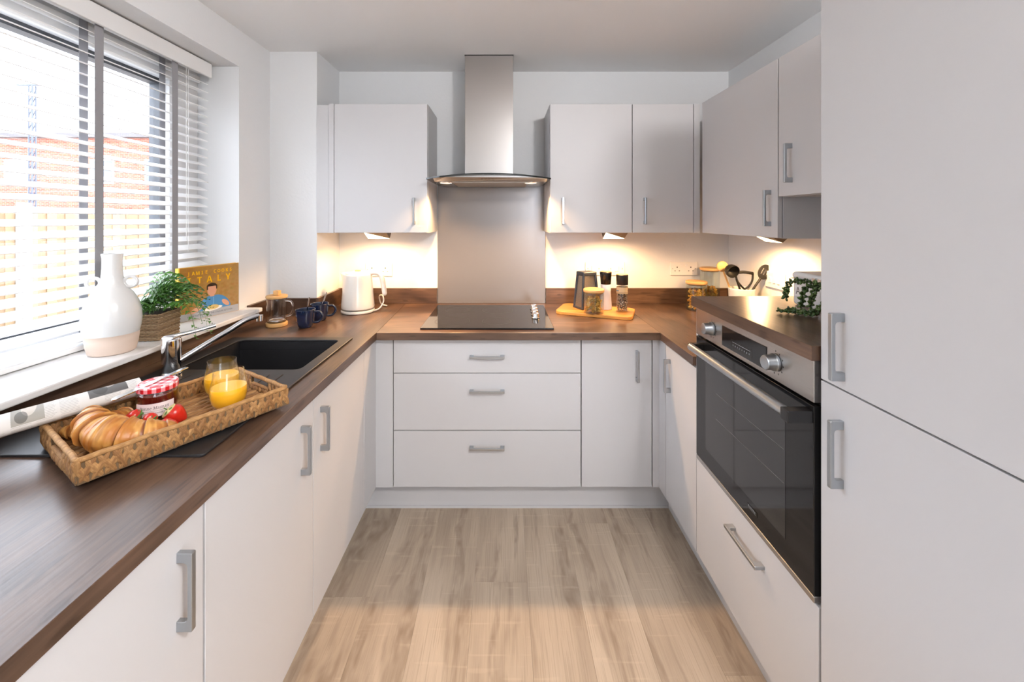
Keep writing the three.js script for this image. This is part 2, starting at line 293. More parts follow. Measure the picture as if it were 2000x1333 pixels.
single('corner_post', 'light grey corner filler post between sink run and drawers', 'filler post', [box(XLF - 0.018, XLF, YB, YD, 1.825, DBF - 0.0005, 0.001), box(XLF - 0.018, -0.5415, YB, YD, DBF, DBF + 0.018, 0.001)], M.door);
single('corner_post', 'light grey corner filler post beside the narrow oven-side cabinet', 'filler post', [box(0.7205, XRF + 0.018, YB, YD, DBF, DBF + 0.018, 0.001), box(XRF, XRF + 0.018, YB, YD, 1.912, DBF - 0.0005, 0.001)], M.door);
single('plinth', 'grey plinth board under the drawer cabinet', 'plinth', [box(-0.71, 0.84, 0.0, 0.14, 2.057, 2.073), box(-0.71, 0.84, 0.0, 0.012, 2.052, 2.057)], M.plinth);
single('plinth', 'grey plinth board under the sink run', 'plinth', box(-0.71, -0.694, 0.0, 0.14, 0.26, 2.056), M.plinth);
single('plinth', 'grey plinth board under the oven run', 'plinth', box(0.822, 0.838, 0.0, 0.14, 0.378, 2.051), M.plinth);
// oven housing with its drawer
const OV0 = 0.978, OV1 = 1.604;
cabinet('oven_housing', 'light grey raised oven housing with a deep drawer below the oven', 'cabinet', [XRF, 0, -(OV0 + OV1) / 2], RIGHT, { x0: -0.313, x1: 0.313, y0: YB, y1: 1.108, depth: 0.56, fronts: [
  { name: 'drawer', x0: -0.313, x1: 0.313, y0: YB, y1: 0.520, hx: 0.025, hy: 0.44, horizontal: true }] , extra: [['side_edge', box(-0.313, -0.301, 0.524, 1.108, 0.0, 0.0215)]] });
// tall fridge housing
cabinet('fridge_housing', 'tall light grey fridge housing with an upper and a lower door', 'cabinet', [XRF, 0, -0.676], RIGHT, { x0: -0.299, x1: 0.299, y0: YB, y1: 2.10, depth: 0.58, fronts: [
  { x0: -0.299, x1: 0.299, y0: 1.069, y1: 2.10, hx: -0.233, hy: 1.166 }, { x0: -0.299, x1: 0.299, y0: YB, y1: 1.069, hx: -0.236, hy: 0.926 }] });
// wall units
const WB = 1.371, WTOP = 2.098, DWF = 2.30, XRW = 1.10;
cabinet('wall_cabinet', 'light grey wall cabinet between the pier and the hood', 'wall cabinet', [-0.694, 0, -DWF], 0, { x0: -0.262, x1: 0.263, y0: WB, y1: WTOP, depth: 0.303, fronts: [{ x0: -0.263, x1: 0.263, y0: WB, y1: WTOP, hx: 0.19, hy: 1.495 }],
  extra: [['filler', box(-0.292, -0.264, WB, WTOP, 0, 0.02, 0.001)], ['filler', box(-0.3655, -0.2925, WB, WTOP - 0.004, 0.012, 0.03, 0.001)], ['base_board', box(-0.3655, -0.264, WB, WB + 0.018, 0.03, 0.32)]] });
cabinet('wall_cabinet', 'wider light grey wall cabinet next to the hood, over the grater', 'wall cabinet', [0.4875, 0, -DWF], 0, { x0: -0.2315, x1: 0.2305, y0: WB, y1: WTOP, depth: 0.303, fronts: [{ x0: -0.2315, x1: 0.2315, y0: WB, y1: WTOP, hx: -0.16, hy: 1.495 }] });
cabinet('wall_cabinet', 'narrower light grey wall cabinet in the corner over the double socket', 'wall cabinet', [0.8915, 0, -DWF], 0, { x0: -0.1715, x1: 0.1725, y0: WB, y1: WTOP, depth: 0.303, fronts: [{ x0: -0.1725, x1: 0.1725, y0: WB, y1: WTOP, hx: -0.105, hy: 1.495 }],
  extra: [['filler', box(0.174, 0.2075, WB, WTOP, 0, 0.02, 0.001)]] });
cabinet('wall_cabinet', 'light grey wall cabinet on the side wall over the utensil pot', 'wall cabinet', [XRW, 0, -1.965], RIGHT, { x0: -0.318, x1: 0.318, y0: WB, y1: WTOP, depth: 0.316, fronts: [{ x0: -0.314, x1: 0.318, y0: WB, y1: WTOP, hx: 0.272, hy: 1.495 }] });
cabinet('wall_cabinet', 'short light grey wall cabinet above the oven worktop', 'wall cabinet', [XRW, 0, -1.329], RIGHT, { x0: -0.315, x1: 0.315, y0: 1.538, y1: WTOP, depth: 0.316, fronts: [{ x0: -0.315, x1: 0.315, y0: 1.538, y1: WTOP, hx: -0.24, hy: 1.665 }] });

// ---------------------------------------------------------------- worktops and upstands
const WU = WT - 0.036;
{
  const s = new THREE.Shape(), h = new THREE.Path();
  s.moveTo(XL + 0.002, -0.12); s.lineTo(-0.607, -0.12); s.lineTo(-0.607, 1.942); s.lineTo(-0.63, DB - 0.002); s.lineTo(-1.058, DB - 0.002); s.lineTo(-1.058, 2.315); s.lineTo(XL + 0.002, 2.315); s.lineTo(XL + 0.002, -0.12);
  h.moveTo(-1.20, 0.95); h.lineTo(-0.705, 0.95); h.lineTo(-0.705, 1.825); h.lineTo(-1.20, 1.825); h.lineTo(-1.20, 0.95); s.holes.push(h);
  single('worktop', 'dark wood worktop along the window, holding the sink', 'worktop', metreUV(slab(s, WU, WT, 0.0015), 'z', 0.3, 0.1), M.walnut);
  const b = new THREE.Shape(); b.moveTo(-0.6065, 1.942); b.lineTo(0.7395, 1.942); b.lineTo(0.7395, DB - 0.002); b.lineTo(-0.6295, DB - 0.002); b.lineTo(-0.6065, 1.942);
  single('worktop', 'dark wood worktop under the hob', 'worktop', metreUV(slab(b, WU, WT, 0.0015), 'x', 0.9, 0.35), M.walnut);
  single('worktop', 'low dark wood worktop in the corner beside the oven housing', 'worktop', metreUV(slab(rectShape(0.740, XR - 0.002, OV1 + 0.002, DB - 0.002, 0.001), WU, WT, 0.0015), 'z', 0.1, 0.6), M.walnut);
  single('worktop', 'raised dark wood worktop on top of the oven housing', 'worktop', metreUV(slab(rectShape(0.735, XR - 0.002, 0.980, 1.612, 0.001), 1.1095, 1.146, 0.0015), 'z', 0.7, 0.2), M.walnut);
  const U = (label, ...bs) => single('upstand', label, 'upstand', bs.map(([a, g]) => metreUV(g, a, rnd(), rnd())), M.walnut);
  U('dark wood upstand behind the kettle', ['x', box(-1.058, -0.430, WT, 1.008, DB - 0.02, DB - 0.001, 0.001)]);
  U('dark wood upstand behind the chopping board', ['x', box(0.266, XR - 0.002, WT, 1.008, DB - 0.02, DB - 0.001, 0.001)]);
  U('dark wood upstand round the white pier', ['x', box(XL + 0.02, -1.058, WT, 1.004, 2.296, 2.315, 0.001)], ['z', box(-1.058, -1.040, WT, 1.006, 2.297, DB - 0.021, 0.001)]);
  U('long dark wood upstand below the window board', ['z', box(XL + 0.001, XL + 0.019, WT, 0.975, -0.12, 2.105, 0.001)], ['z', box(XL + 0.001, XL + 0.019, WT, 1.004, 2.106, 2.315, 0.001)]);
  U('short dark wood upstand on the side wall behind the utensils', ['z', box(XR - 0.02, XR - 0.001, WT, 1.008, OV1 + 0.02, DB - 0.021, 0.001)]);
}
single('splashback', 'tall satin grey splashback panel behind the hob', 'splashback', box(-0.426, 0.262, WT + 0.001, 1.70, DB - 0.012, DB - 0.001, 0.001), M.splash);

// ---------------------------------------------------------------- sink and tap
{
  const s = thing('sink', 'black composite inset sink with drainer', 'sink', [0, WT, 0]);
  const X0 = -1.223, X1 = -0.681, D0 = 0.925, D1 = 1.846, B = [-1.165, -0.725, 1.45, 1.805];
  const rim = rectShape(X0, X1, D0, D1, 0.012), hole = new THREE.Path(), [a, b, c, d] = B, r = 0.03;
  hole.moveTo(a + r, c); hole.lineTo(b - r, c); hole.quadraticCurveTo(b, c, b, c + r); hole.lineTo(b, d - r); hole.quadraticCurveTo(b, d, b - r, d); hole.lineTo(a + r, d); hole.quadraticCurveTo(a, d, a, d - r); hole.lineTo(a, c + r); hole.quadraticCurveTo(a, c, a + r, c);
  rim.holes.push(hole);
  part(s, 'rim', slab(rim, 0, 0.007, 0.002), M.sink);
  const bowl = [];
  const w = 0.008; bowl.push(box(a - w, a, -0.19, 0, c - w, d + w), box(b, b + w, -0.19, 0, c - w, d + w), box(a, b, -0.19, 0, c - w, c), box(a, b, -0.19, 0, d, d + w), box(a - w, b + w, -0.2, -0.19, c - w, d + w));
  part(s, 'bowl', bowl, M.sink);
  part(s, 'drain', at(cyl(0.04, 0.04, 0.004), (a + b) / 2, -0.19, -(c + d) / 2), M.chrome, 'round chrome drain');
  for (let i = 0; i < 9; i++) part(s, 'drainer_rib', box(-1.13 + i * 0.045, -1.115 + i * 0.045, 0.0065, 0.0095, 1.0, 1.40, 0.0015), M.sink);
  const t = thing('tap', 'chrome mixer tap with a long angled spout and flat lever', 'tap', [-1.125, WT + 0.007, -1.385]);
  part(t, 'base', at(cyl(0.030, 0.028, 0.012), 0, 0, 0), M.chrome);
  part(t, 'body', at(lathe([[0, 0.01], [0.0255, 0.01], [0.0265, 0.05], [0.0275, 0.058], [0.0275, 0.125], [0.024, 0.131], [0, 0.131]], 32), 0, 0, 0), M.chrome);
  part(t, 'lever', [tube([[-0.015, 0.134, 0.015], [0.035, 0.139, -0.035], [0.085, 0.150, -0.09]], 0.007, 12, 8), box(-0.02, 0.02, 0.128, 0.138, -0.02, 0.02, 0.004)], M.chrome);
  part(t, 'spout', [tube([[0.02, 0.052, -0.01], [0.06, 0.085, -0.07], [0.10, 0.118, -0.14], [0.135, 0.146, -0.19], [0.16, 0.153, -0.225]], 0.0095, 30, 14), at(cyl(0.012, 0.012, 0.022, 18), 0.162, 0.132, -0.228)], M.chrome);
}

// ---------------------------------------------------------------- oven
{
  const o = thing('oven', 'built-in stainless steel electric oven with black glass door', 'oven', [0.745, 0, -1.291], RIGHT);
  const w = 0.305;
  part(o, 'body', box(-0.285, 0.285, 0.535, 1.085, 0.03, 0.55), M.black);
  const cp = part(o, 'control_panel', box(-0.299, w, 1.006, 1.1085, 0, 0.026, 0.002), M.steel, 'brushed steel control panel');
  part(cp, 'display', box(-0.108, 0.128, 1.02, 1.086, -0.002, 0.0005, 0.0006), M.blackGlass, 'black glass display');
  const markTex = canvasTex(256, 64, (g, W, H) => { g.fillStyle = '#0b0b0c'; g.fillRect(0, 0, W, H); g.strokeStyle = '#b9bcc0'; g.lineWidth = 2; g.beginPath(); g.moveTo(20, 18); g.lineTo(236, 18); g.stroke(); g.fillStyle = '#6d7074'; for (let i = 0; i < 8; i++) { g.fillRect(24 + i * 28, 34, 9, 12); } });
  const mk = new THREE.PlaneGeometry(0.115, 0.029); mk.translate(0.005, 1.043, 0.0022);
  part(cp, 'display_print', mk, std({ map: markTex, roughness: 0.2 }));
  for (const x of [-0.180, 0.166]) {
    const k = part(cp, 'knob', at(lathe([[0, 0], [0.024, 0], [0.024, 0.006], [0.0205, 0.008], [0.0195, 0.028], [0.0175, 0.031], [0, 0.031]], 32).rotateX(Math.PI / 2), x, 1.056, 0.001), M.satin, 'round steel knob');
    const ticks = []; for (let i = 0; i < 7; i++) { const a = Math.PI / 2 - i * 0.55; ticks.push(box(x + Math.cos(a) * 0.031 - 0.0013, x + Math.cos(a) * 0.031 + 0.0013, 1.056 + Math.sin(a) * 0.031 - 0.002, 1.056 + Math.sin(a) * 0.031 + 0.002, -0.0005, 0.0002)); }
    part(k, 'dial_marks', ticks, M.black);
  }
  const door = part(o, 'door', box(-0.299, w, 0.540, 0.998, 0, 0.022, 0.002), M.blackGlass, 'black glass door');
  part(door, 'inner_window', box(-0.225, 0.205, 0.60, 0.93, -0.0006, 0.002), phy({ color: lin(0.028, 0.028, 0.029), roughness: 0.05, ior: 1.55 }), 'slightly paler viewing window');
  part(door, 'shelf_line', [box(-0.15, 0.2, 0.835, 0.8365, -0.001, 0.001), box(-0.15, 0.2, 0.745, 0.7465, -0.001, 0.001)], std({ color: lin(0.12, 0.12, 0.12), roughness: 0.4 }));
  const logo = new THREE.PlaneGeometry(0.05, 0.014); logo.translate(0.06, 0.575, 0.0007);
  part(door, 'logo', logo, std({ map: canvasTex(128, 36, (g, W, H) => { g.fillStyle = '#050505'; g.fillRect(0, 0, W, H); g.fillStyle = '#77797c'; [[14, 4, 18], [30, 9, 13], [46, 7, 15], [62, 9, 13], [78, 6, 16], [94, 9, 13]].forEach(([x, y, hh]) => g.fillRect(x, y, 11, hh)); g.fillRect(14, 27, 100, 3); }), roughness: 0.1 }), 'small grey lettering');
  part(o, 'lower_trim', box(-0.299, w, 0.523, 0.539, 0.0, 0.02, 0.002), M.steel);
  const h = part(o, 'handle', at(new THREE.CylinderGeometry(0.013, 0.013, 0.52, 20).rotateZ(Math.PI / 2), 0.02, 0.972, 0.048), M.satin, 'round satin steel handle bar');
  part(h, 'bracket', box(-0.262, -0.238, 0.956, 0.982, -0.05, 0, 0.003), M.blackGloss, 'black end bracket'); part(h, 'bracket', box(0.275, 0.304, 0.956, 0.986, -0.062, 0, 0.003), M.blackGloss, 'black end bracket');
}
// ---------------------------------------------------------------- hob
{
  const h = thing('hob', 'black glass electric hob with four steel knobs', 'hob', [0, WT, 0]);
  part(h, 'glass_plate', slab(rectShape(-0.411, 0.242, 1.995, 2.535, 0.004), 0.0, 0.008, 0.0015), M.blackGlass);
  const kg = lathe([[0, 0.0], [0.0215, 0.0], [0.0215, 0.004], [0.019, 0.006], [0.0175, 0.024], [0.0155, 0.027], [0, 0.027]], 28);
  for (let i = 0; i < 4; i++) { const k = part(h, 'knob', kg, M.chrome, 'steel knob'); k.position.set(0.168 + i * 0.002, 0.008, -(2.20 + i * 0.072)); part(k, 'skirt', at(cyl(0.0225, 0.0225, 0.003), 0, 0, 0), M.blackGloss); }
  const ringM = std({ color: lin(0.05, 0.05, 0.05), roughness: 0.3 });
  for (const [x, d, r] of [[-0.27, 2.13, 0.09], [-0.27, 2.39, 0.075], [-0.04, 2.13, 0.075], [-0.04, 2.39, 0.09]]) part(h, 'zone_ring', at(new THREE.RingGeometry(r - 0.001, r, 48).rotateX(-Math.PI / 2), x, 0.0083, -d), ringM);
}
// ---------------------------------------------------------------- extractor hood
{
  const c = -0.085, h = thing('extractor_hood', 'stainless steel chimney hood with a curved glass canopy', 'extractor hood', [c, 0, 0]);
  part(h, 'chimney', metreUV(box(-0.142, 0.136, 1.684, HC - 0.003, 2.36, DB - 0.001, 0.002), 'y'), M.steel, 'brushed steel chimney');
  part(h, 'collar', box(-0.144, 0.138, HC - 0.005, HC - 0.001, 2.357, DB - 0.001), M.black);
  // arched steel body: section in (x, y) swept to the wall
  const arch = (x) => 1.687 - 0.022 * (x / 0.333) ** 2;
  const s = new THREE.Shape(); s.moveTo(-0.292, 1.652); s.lineTo(0.312, 1.652);
  for (let i = 0; i <= 20; i++) { const x = 0.312 - i * 0.604 / 20; s.lineTo(x, arch(x) - 0.004); } s.lineTo(-0.292, 1.652);
  const g = new THREE.ExtrudeGeometry(s, { depth: 0.43, bevelEnabled: false }); g.translate(0, 0, -2.60);
  { const q = g.attributes.position; for (let i = 0; i < q.count; i++) if (q.getZ(i) > -2.2 && q.getY(i) < 1.655) q.setZ(i, -2.215); g.computeVertexNormals(); }   // sloping fascia
  const body = part(h, 'body', metreUV(g, 'x'), M.steel);
  part(body, 'filter', [box(-0.20, 0.215, 1.649, 1.6515, 2.235, 2.55)], std({ color: lin(0.5, 0.46, 0.42), metalness: 1, roughness: 0.45 }), 'metal grease filter');
  for (let i = 0; i < 4; i++) part(body, 'button', at(new THREE.CylinderGeometry(0.006, 0.006, 0.008, 14).rotateX(Math.PI / 2 + 0.9), -0.035 + i * 0.02, 1.669, -2.186), M.chrome);
  // glass canopy: arched sheet with a bowed front edge
  const N = 36, pos = [], idx = [];
  const front = (x) => 2.135 + 0.05 * (x / 0.334) ** 2;
  for (let i = 0; i <= N; i++) { const x = -0.334 + i * 0.668 / N; for (const [d, o] of [[front(x), 0], [front(x), 0.007], [2.618, 0.007], [2.618, 0]]) pos.push(x, arch(x) + o - 0.003, -d); }
  for (let i = 0; i < N; i++) for (let k = 0; k < 4; k++) { const a = i * 4 + k, b = i * 4 + (k + 1) % 4; idx.push(a, a + 4, b, b, a + 4, b + 4); }
  idx.push(0, 1, 2, 0, 2, 3); const e = N * 4; idx.push(e, e + 2, e + 1, e, e + 3, e + 2);
  let cg = new THREE.BufferGeometry(); cg.setAttribute('position', new THREE.Float32BufferAttribute(pos, 3)); cg.setIndex(idx); cg = cg.toNonIndexed(); cg.computeVertexNormals();
  part(h, 'glass_canopy', cg, M.smokedGlass, 'smoky curved glass canopy');
  for (const x of [-0.238, 0.231]) {
    const ring = part(body, 'lamp_ring', at(new THREE.TorusGeometry(0.034, 0.004, 8, 30).rotateX(Math.PI / 2), x, 1.652, -2.272), M.chrome);
    part(ring, 'lamp', at(new THREE.CylinderGeometry(0.031, 0.031, 0.003, 28), x, 1.6505, -2.272), std({ color: 0x000000, emissive: lin(1.0, 0.72, 0.42), emissiveIntensity: 6 }), 'glowing warm halogen lamp');
    const l = new THREE.SpotLight(WARM, HOOD_LAMP, 0, 1.15, 0.5, 2); l.position.set(c + x, 1.645, -2.272); l.target.position.set(c + x, 0, -2.24); l.castShadow = true; l.shadow.radius = 1.2; l.name = 'hood_lamp'; scene.add(l, l.target);
  }
}
// ---------------------------------------------------------------- under-cabinet lamps: small wedges with a sloping lit face
function wedgeLamp(label, pos, turn, aim) {
  const t = thing('cabinet_light', label, 'lamp', pos, turn, undefined);
  // body: top plate, back; the lit face slopes down towards the room
  const w = 0.064, v = { a: [-w, 0, 0.05], b: [w, 0, 0.05], c: [w, 0, -0.06], d: [-w, 0, -0.06], e: [-w, -0.037, -0.02], f: [w, -0.037, -0.02] };
  const poly = (...tri) => { const p = []; for (const q of tri) for (const n of q) p.push(...v[n]); const g = new THREE.BufferGeometry(); g.setAttribute('position', new THREE.Float32BufferAttribute(p, 3)); g.setAttribute('uv', new THREE.Float32BufferAttribute(new Float32Array(p.length / 3 * 2), 2)); g.computeVertexNormals(); return g; };
  part(t, 'housing', poly('adb', 'bdc', 'dec', 'cef', 'aed', 'bcf', 'abf'), std({ color: lin(0.16, 0.12, 0.09), metalness: 0.6, roughness: 0.5 }));
  part(t, 'lamp_face', poly('afe').translate(0, -0.0005, 0.0005), std({ color: 0x000000, emissive: lin(1.0, 0.78, 0.45), emissiveIntensity: 5 }), 'glowing warm triangular face');
  const l = new THREE.SpotLight(WARM, CABINET_LAMP, 0, 1.5, 0.35, 2); l.position.set(pos[0], pos[1] - 0.045, pos[2]); l.position.add(new THREE.Vector3(Math.sin(turn) * 0.06, 0, Math.cos(turn) * 0.06));
  l.target.position.set(...aim); l.castShadow = true; l.shadow.radius = 1.5; l.name = 'cabinet_lamp'; scene.add(l, l.target);
}
wedgeLamp('small steel wedge lamp glowing above the kettle', [-0.747, WB, -2.42], 0, [-0.747, 0.6, -2.40]);
wedgeLamp('small steel wedge lamp glowing above the salt and pepper mills', [0.652, WB, -2.42], 0, [0.652, 0.6, -2.40]);
wedgeLamp('small steel wedge lamp glowing above the raised worktop', [1.33, WB, -2.05], RIGHT, [1.25, 0.6, -2.03]);
// ---------------------------------------------------------------- globe ceiling light behind the camera
{
  const t = thing('ceiling_light', 'round opal glass globe light hanging just under the ceiling', 'lamp', [0.80, HC, 0.25]);
  part(t, 'rose', at(cyl(0.05, 0.055, 0.02), 0, -0.021, 0), M.white); part(t, 'stem', at(cyl(0.008, 0.008, 0.075, 12), 0, -0.095, 0), M.satin);
  part(t, 'globe', ball(0.075, 0.075, 0.075, 0, -0.165, 0, 28, 18), std({ color: lin(0.8, 0.8, 0.8), emissive: lin(1, 0.95, 0.88), emissiveIntensity: GLOBE_GLOW }), 'glowing opal globe');
  const l = new THREE.PointLight(new THREE.Color().setRGB(1, 0.965, 0.94), GLOBE_LAMP, 0, 2); l.position.set(0.80, HC - 0.165, 0.25); l.castShadow = true; l.shadow.radius = 3.7; l.name = 'globe_lamp'; scene.add(l);
}
// ---------------------------------------------------------------- sockets and switches
function plate(name, label, w, h, pos, turn, kind) {
  const t = thing(name, label, 'socket', pos, turn);
  const p = part(t, 'plate', new RoundedBoxGeometry(w, h, 0.009, 2, 0.003).translate(0, 0, 0.0045), M.socket);
  const hole = std({ color: lin(0.03, 0.03, 0.03), roughness: 0.6 });
  if (kind === 'double') for (const s of [-1, 1]) {
    const cx = s * w * 0.25;
    part(t, 'pin_hole', [box(cx - 0.003, cx + 0.003, 0.004, 0.013, -0.0096, -0.009), box(cx - 0.017, cx - 0.010, -0.016, -0.012, -0.0096, -0.009), box(cx + 0.010, cx + 0.017, -0.016, -0.012, -0.0096, -0.009)], hole);
    part(t, 'rocker', box(s * w * 0.09 - 0.006, s * w * 0.09 + 0.006, 0.012, 0.030, -0.013, -0.008, 0.001), M.white);
    part(t, 'screw', at(new THREE.CylinderGeometry(0.003, 0.003, 0.001, 10).rotateX(Math.PI / 2), s * w * 0.42, 0, 0.0095), M.satin);
  }
  if (kind === 'switch') { part(t, 'rocker', box(-0.011, 0.011, -0.018, 0.018, -0.014, -0.008, 0.001), M.white); for (const s of [-1, 1]) part(t, 'screw', at(new THREE.CylinderGeometry(0.003, 0.003, 0.001, 10).rotateX(Math.PI / 2), s * w * 0.36, 0, 0.0095), M.satin); }
  if (kind === 'triple') for (let i = -1; i <= 1; i++) part(t, 'rocker', box(i * 0.034 - 0.009, i * 0.034 + 0.009, -0.016, 0.016, -0.014, -0.008, 0.001), M.white);
  return t;
}
plate('double_socket', 'white double socket on the wall behind the kettle', 0.171, 0.088, [-0.804, 1.127, -DB + 0.0005], 0, 'double');
plate('double_socket', 'white double socket on the wall beside the pasta jars', 0.174, 0.086, [1.150, 1.132, -DB + 0.0005], 0, 'double');
plate('fused_switch', 'white single switch plate behind the grater', 0.10, 0.086, [0.570, 1.132, -DB + 0.0005], 0, 'switch');
plate('fused_switch', 'white single switch plate behind the salt and pepper mills', 0.103, 0.086, [0.718, 1.132, -DB + 0.0005], 0, 'switch');
plate('switch_plate', 'white three-gang switch plate on the side wall by the utensils', 0.155, 0.086, [XR - 0.0005, 1.125, -2.17], RIGHT, 'triple');

// ================================================================ things on the window board
const SILL = 0.996;
{ // vase
  const v = thing('vase', 'tall white ceramic bottle vase with two ring handles and bare clay base', 'vase', [-1.34, SILL, -1.40]);
  const prof = [[0.0705, 0.062], [0.0723, 0.068], [0.0765, 0.088], [0.0785, 0.114], [0.0765, 0.142], [0.069, 0.172], [0.055, 0.200], [0.041, 0.219], [0.033, 0.235], [0.029, 0.255], [0.0268, 0.29], [0.0268, 0.322], [0.029, 0.3345], [0.0278, 0.336], [0.0255, 0.333], [0.023, 0.32], [0.023, 0.26], [0, 0.25]];
  part(v, 'body', lathe(prof, 56), M.ceramic);
  part(v, 'clay_base', lathe([[0, 0], [0.058, 0], [0.062, 0.004], [0.068, 0.03], [0.0717, 0.0665], [0, 0.0665]], 56), M.bisque, 'bare sandy clay base');
  for (const s of [-1, 1]) { const g = new THREE.TorusGeometry(0.0175, 0.0056, 12, 32); g.rotateY(0.45); part(v, 'ring_handle', at(g, s * 0.044, 0.2375, -s * 0.021), M.ceramic); }
}
// fern in a seagrass basket
{
  const t = thing('potted_fern', 'green fern in a square woven seagrass basket', 'potted plant', [-1.345, SILL, -1.572], 0.12);
  const basket = part(t, 'basket', box(-0.05, 0.05, 0.002, 0.098, -0.055, 0.055, 0.012, 2), std({ color: lin(0.10, 0.06, 0.03), roughness: 1 }), 'woven brown seagrass basket');
  const ropes = [lin(0.30, 0.20, 0.11), lin(0.22, 0.14, 0.075), lin(0.36, 0.255, 0.15)].map(c => std({ color: c, roughness: 0.9 }));
  for (let k = 0; k < 16; k++) {
    const y = 0.005 + k * 0.0061, e = 0.053 + 0.003 * (k / 16), f = 0.058 + 0.003 * (k / 16), ph = k % 2 ? Math.PI : 0, pts = [];
    const corners = [[-e, -f], [e, -f], [e, f], [-e, f]];
    for (let c = 0; c < 4; c++) { const a = corners[c], b = corners[(c + 1) % 4], n = 22; for (let i = 0; i < n; i++) { const u = i / n, w = 0.0022 * Math.sin(u * Math.PI * 11 + ph); const nx = [0, 1, 0, -1][c], nz = [-1, 0, 1, 0][c]; pts.push([a[0] + (b[0] - a[0]) * u + nx * w, y + 0.0008 * Math.sin(i * 2 + k), a[1] + (b[1] - a[1]) * u + nz * w]); } }
    part(basket, 'rope', tube(pts, 0.0034, 176, 5, true), ropes[(k * 2 + (k >> 2)) % 3]);
  }
  part(t, 'soil', box(-0.048, 0.048, 0.09, 0.099, -0.053, 0.053), std({ color: lin(0.03, 0.02, 0.012), roughness: 1 }));
  const greens = [lin(0.10, 0.27, 0.04), lin(0.06, 0.19, 0.03), lin(0.20, 0.42, 0.08), lin(0.045, 0.14, 0.03)].map(c => phy({ color: c, roughness: 0.5, transmission: 0.25, thickness: 0, side: THREE.DoubleSide }));
  function frond(len, rise, droop) {   // along +x, rising then drooping
    const pos = [], P = (u) => [len * u * (0.55 + 0.45 * u * (2 - u)), rise * Math.sin(u * Math.PI * 0.62) - droop * u * u * u, 0], n = 12;
    const tri = (a, b, c) => pos.push(...a, ...b, ...c);
    for (let i = 0; i < n; i++) { const a = P(i / n), b = P((i + 1) / n), w = 0.0011; tri([a[0], a[1], -w], [b[0], b[1], -w], [b[0], b[1], w]); tri([a[0], a[1], -w], [b[0], b[1], w], [a[0], a[1], w]); }
    for (let i = 2; i <= n; i++) for (const s of [-1, 1]) {
      const u = (i - 0.3 * (s > 0)) / n, a = P(u), b = P(Math.min(1, u + 0.02)), L = 0.040 * Math.sin(Math.PI * Math.min(0.97, 0.14 + 0.86 * u)) + 0.008, w = 0.0078;
      const dx = 0.5 * L, dz = s * 0.86 * L, dy = -0.18 * L;
      const tip = [a[0] + dx, a[1] + dy, dz], m1 = [a[0] + dx * 0.42 + w, a[1] + 0.003, dz * 0.42], m2 = [a[0] + dx * 0.42 - w, a[1] + 0.003, dz * 0.42 + s * 0.001], mid = [a[0] + dx * 0.45, a[1] + 0.0005, dz * 0.45], root = [a[0], a[1], 0];
      tri(root, m1, mid); tri(root, mid, m2); tri(m1, tip, mid); tri(mid, tip, m2);
    }
    const g = new THREE.BufferGeometry(); g.setAttribute('position', new THREE.Float32BufferAttribute(pos, 3)); g.setAttribute('uv', new THREE.Float32BufferAttribute(new Float32Array(pos.length / 3 * 2), 2)); g.computeVertexNormals(); return g;
  }
  const kinds = [frond(0.15, 0.11, 0.10), frond(0.13, 0.13, 0.06), frond(0.17, 0.09, 0.15), frond(0.10, 0.12, 0.02)];
  for (let i = 0; i < 64; i++) {
    const a = i * 2.39996 + rr(-0.2, 0.2), k = Math.floor(rnd() * 4), m = part(t, 'frond', kinds[k], greens[Math.floor(rnd() * 4)]);
    const away = Math.cos(a) < -0.2 || Math.sin(a) < -0.5;      // keep clear of the blind and the vase
    m.position.set(rr(-0.03, 0.03), 0.095, rr(-0.035, 0.035)); m.rotation.set(0, a, 0); m.scale.setScalar(away ? 0.42 : rr(0.85, 1.2)); m.rotation.z = rr(0, 0.35); m.rotation.order = 'YXZ';
  }
  for (const [a, z] of [[0.25, -0.6], [1.25, -0.35], [-0.35, -0.5], [0.9, -0.75]]) { const m = part(t, 'frond', kinds[2], greens[Math.floor(rnd() * 3)]); m.rotation.order = 'YXZ'; m.position.set(0.035, 0.097, 0); m.rotation.y = a; m.rotation.z = z * 0.35; }
}
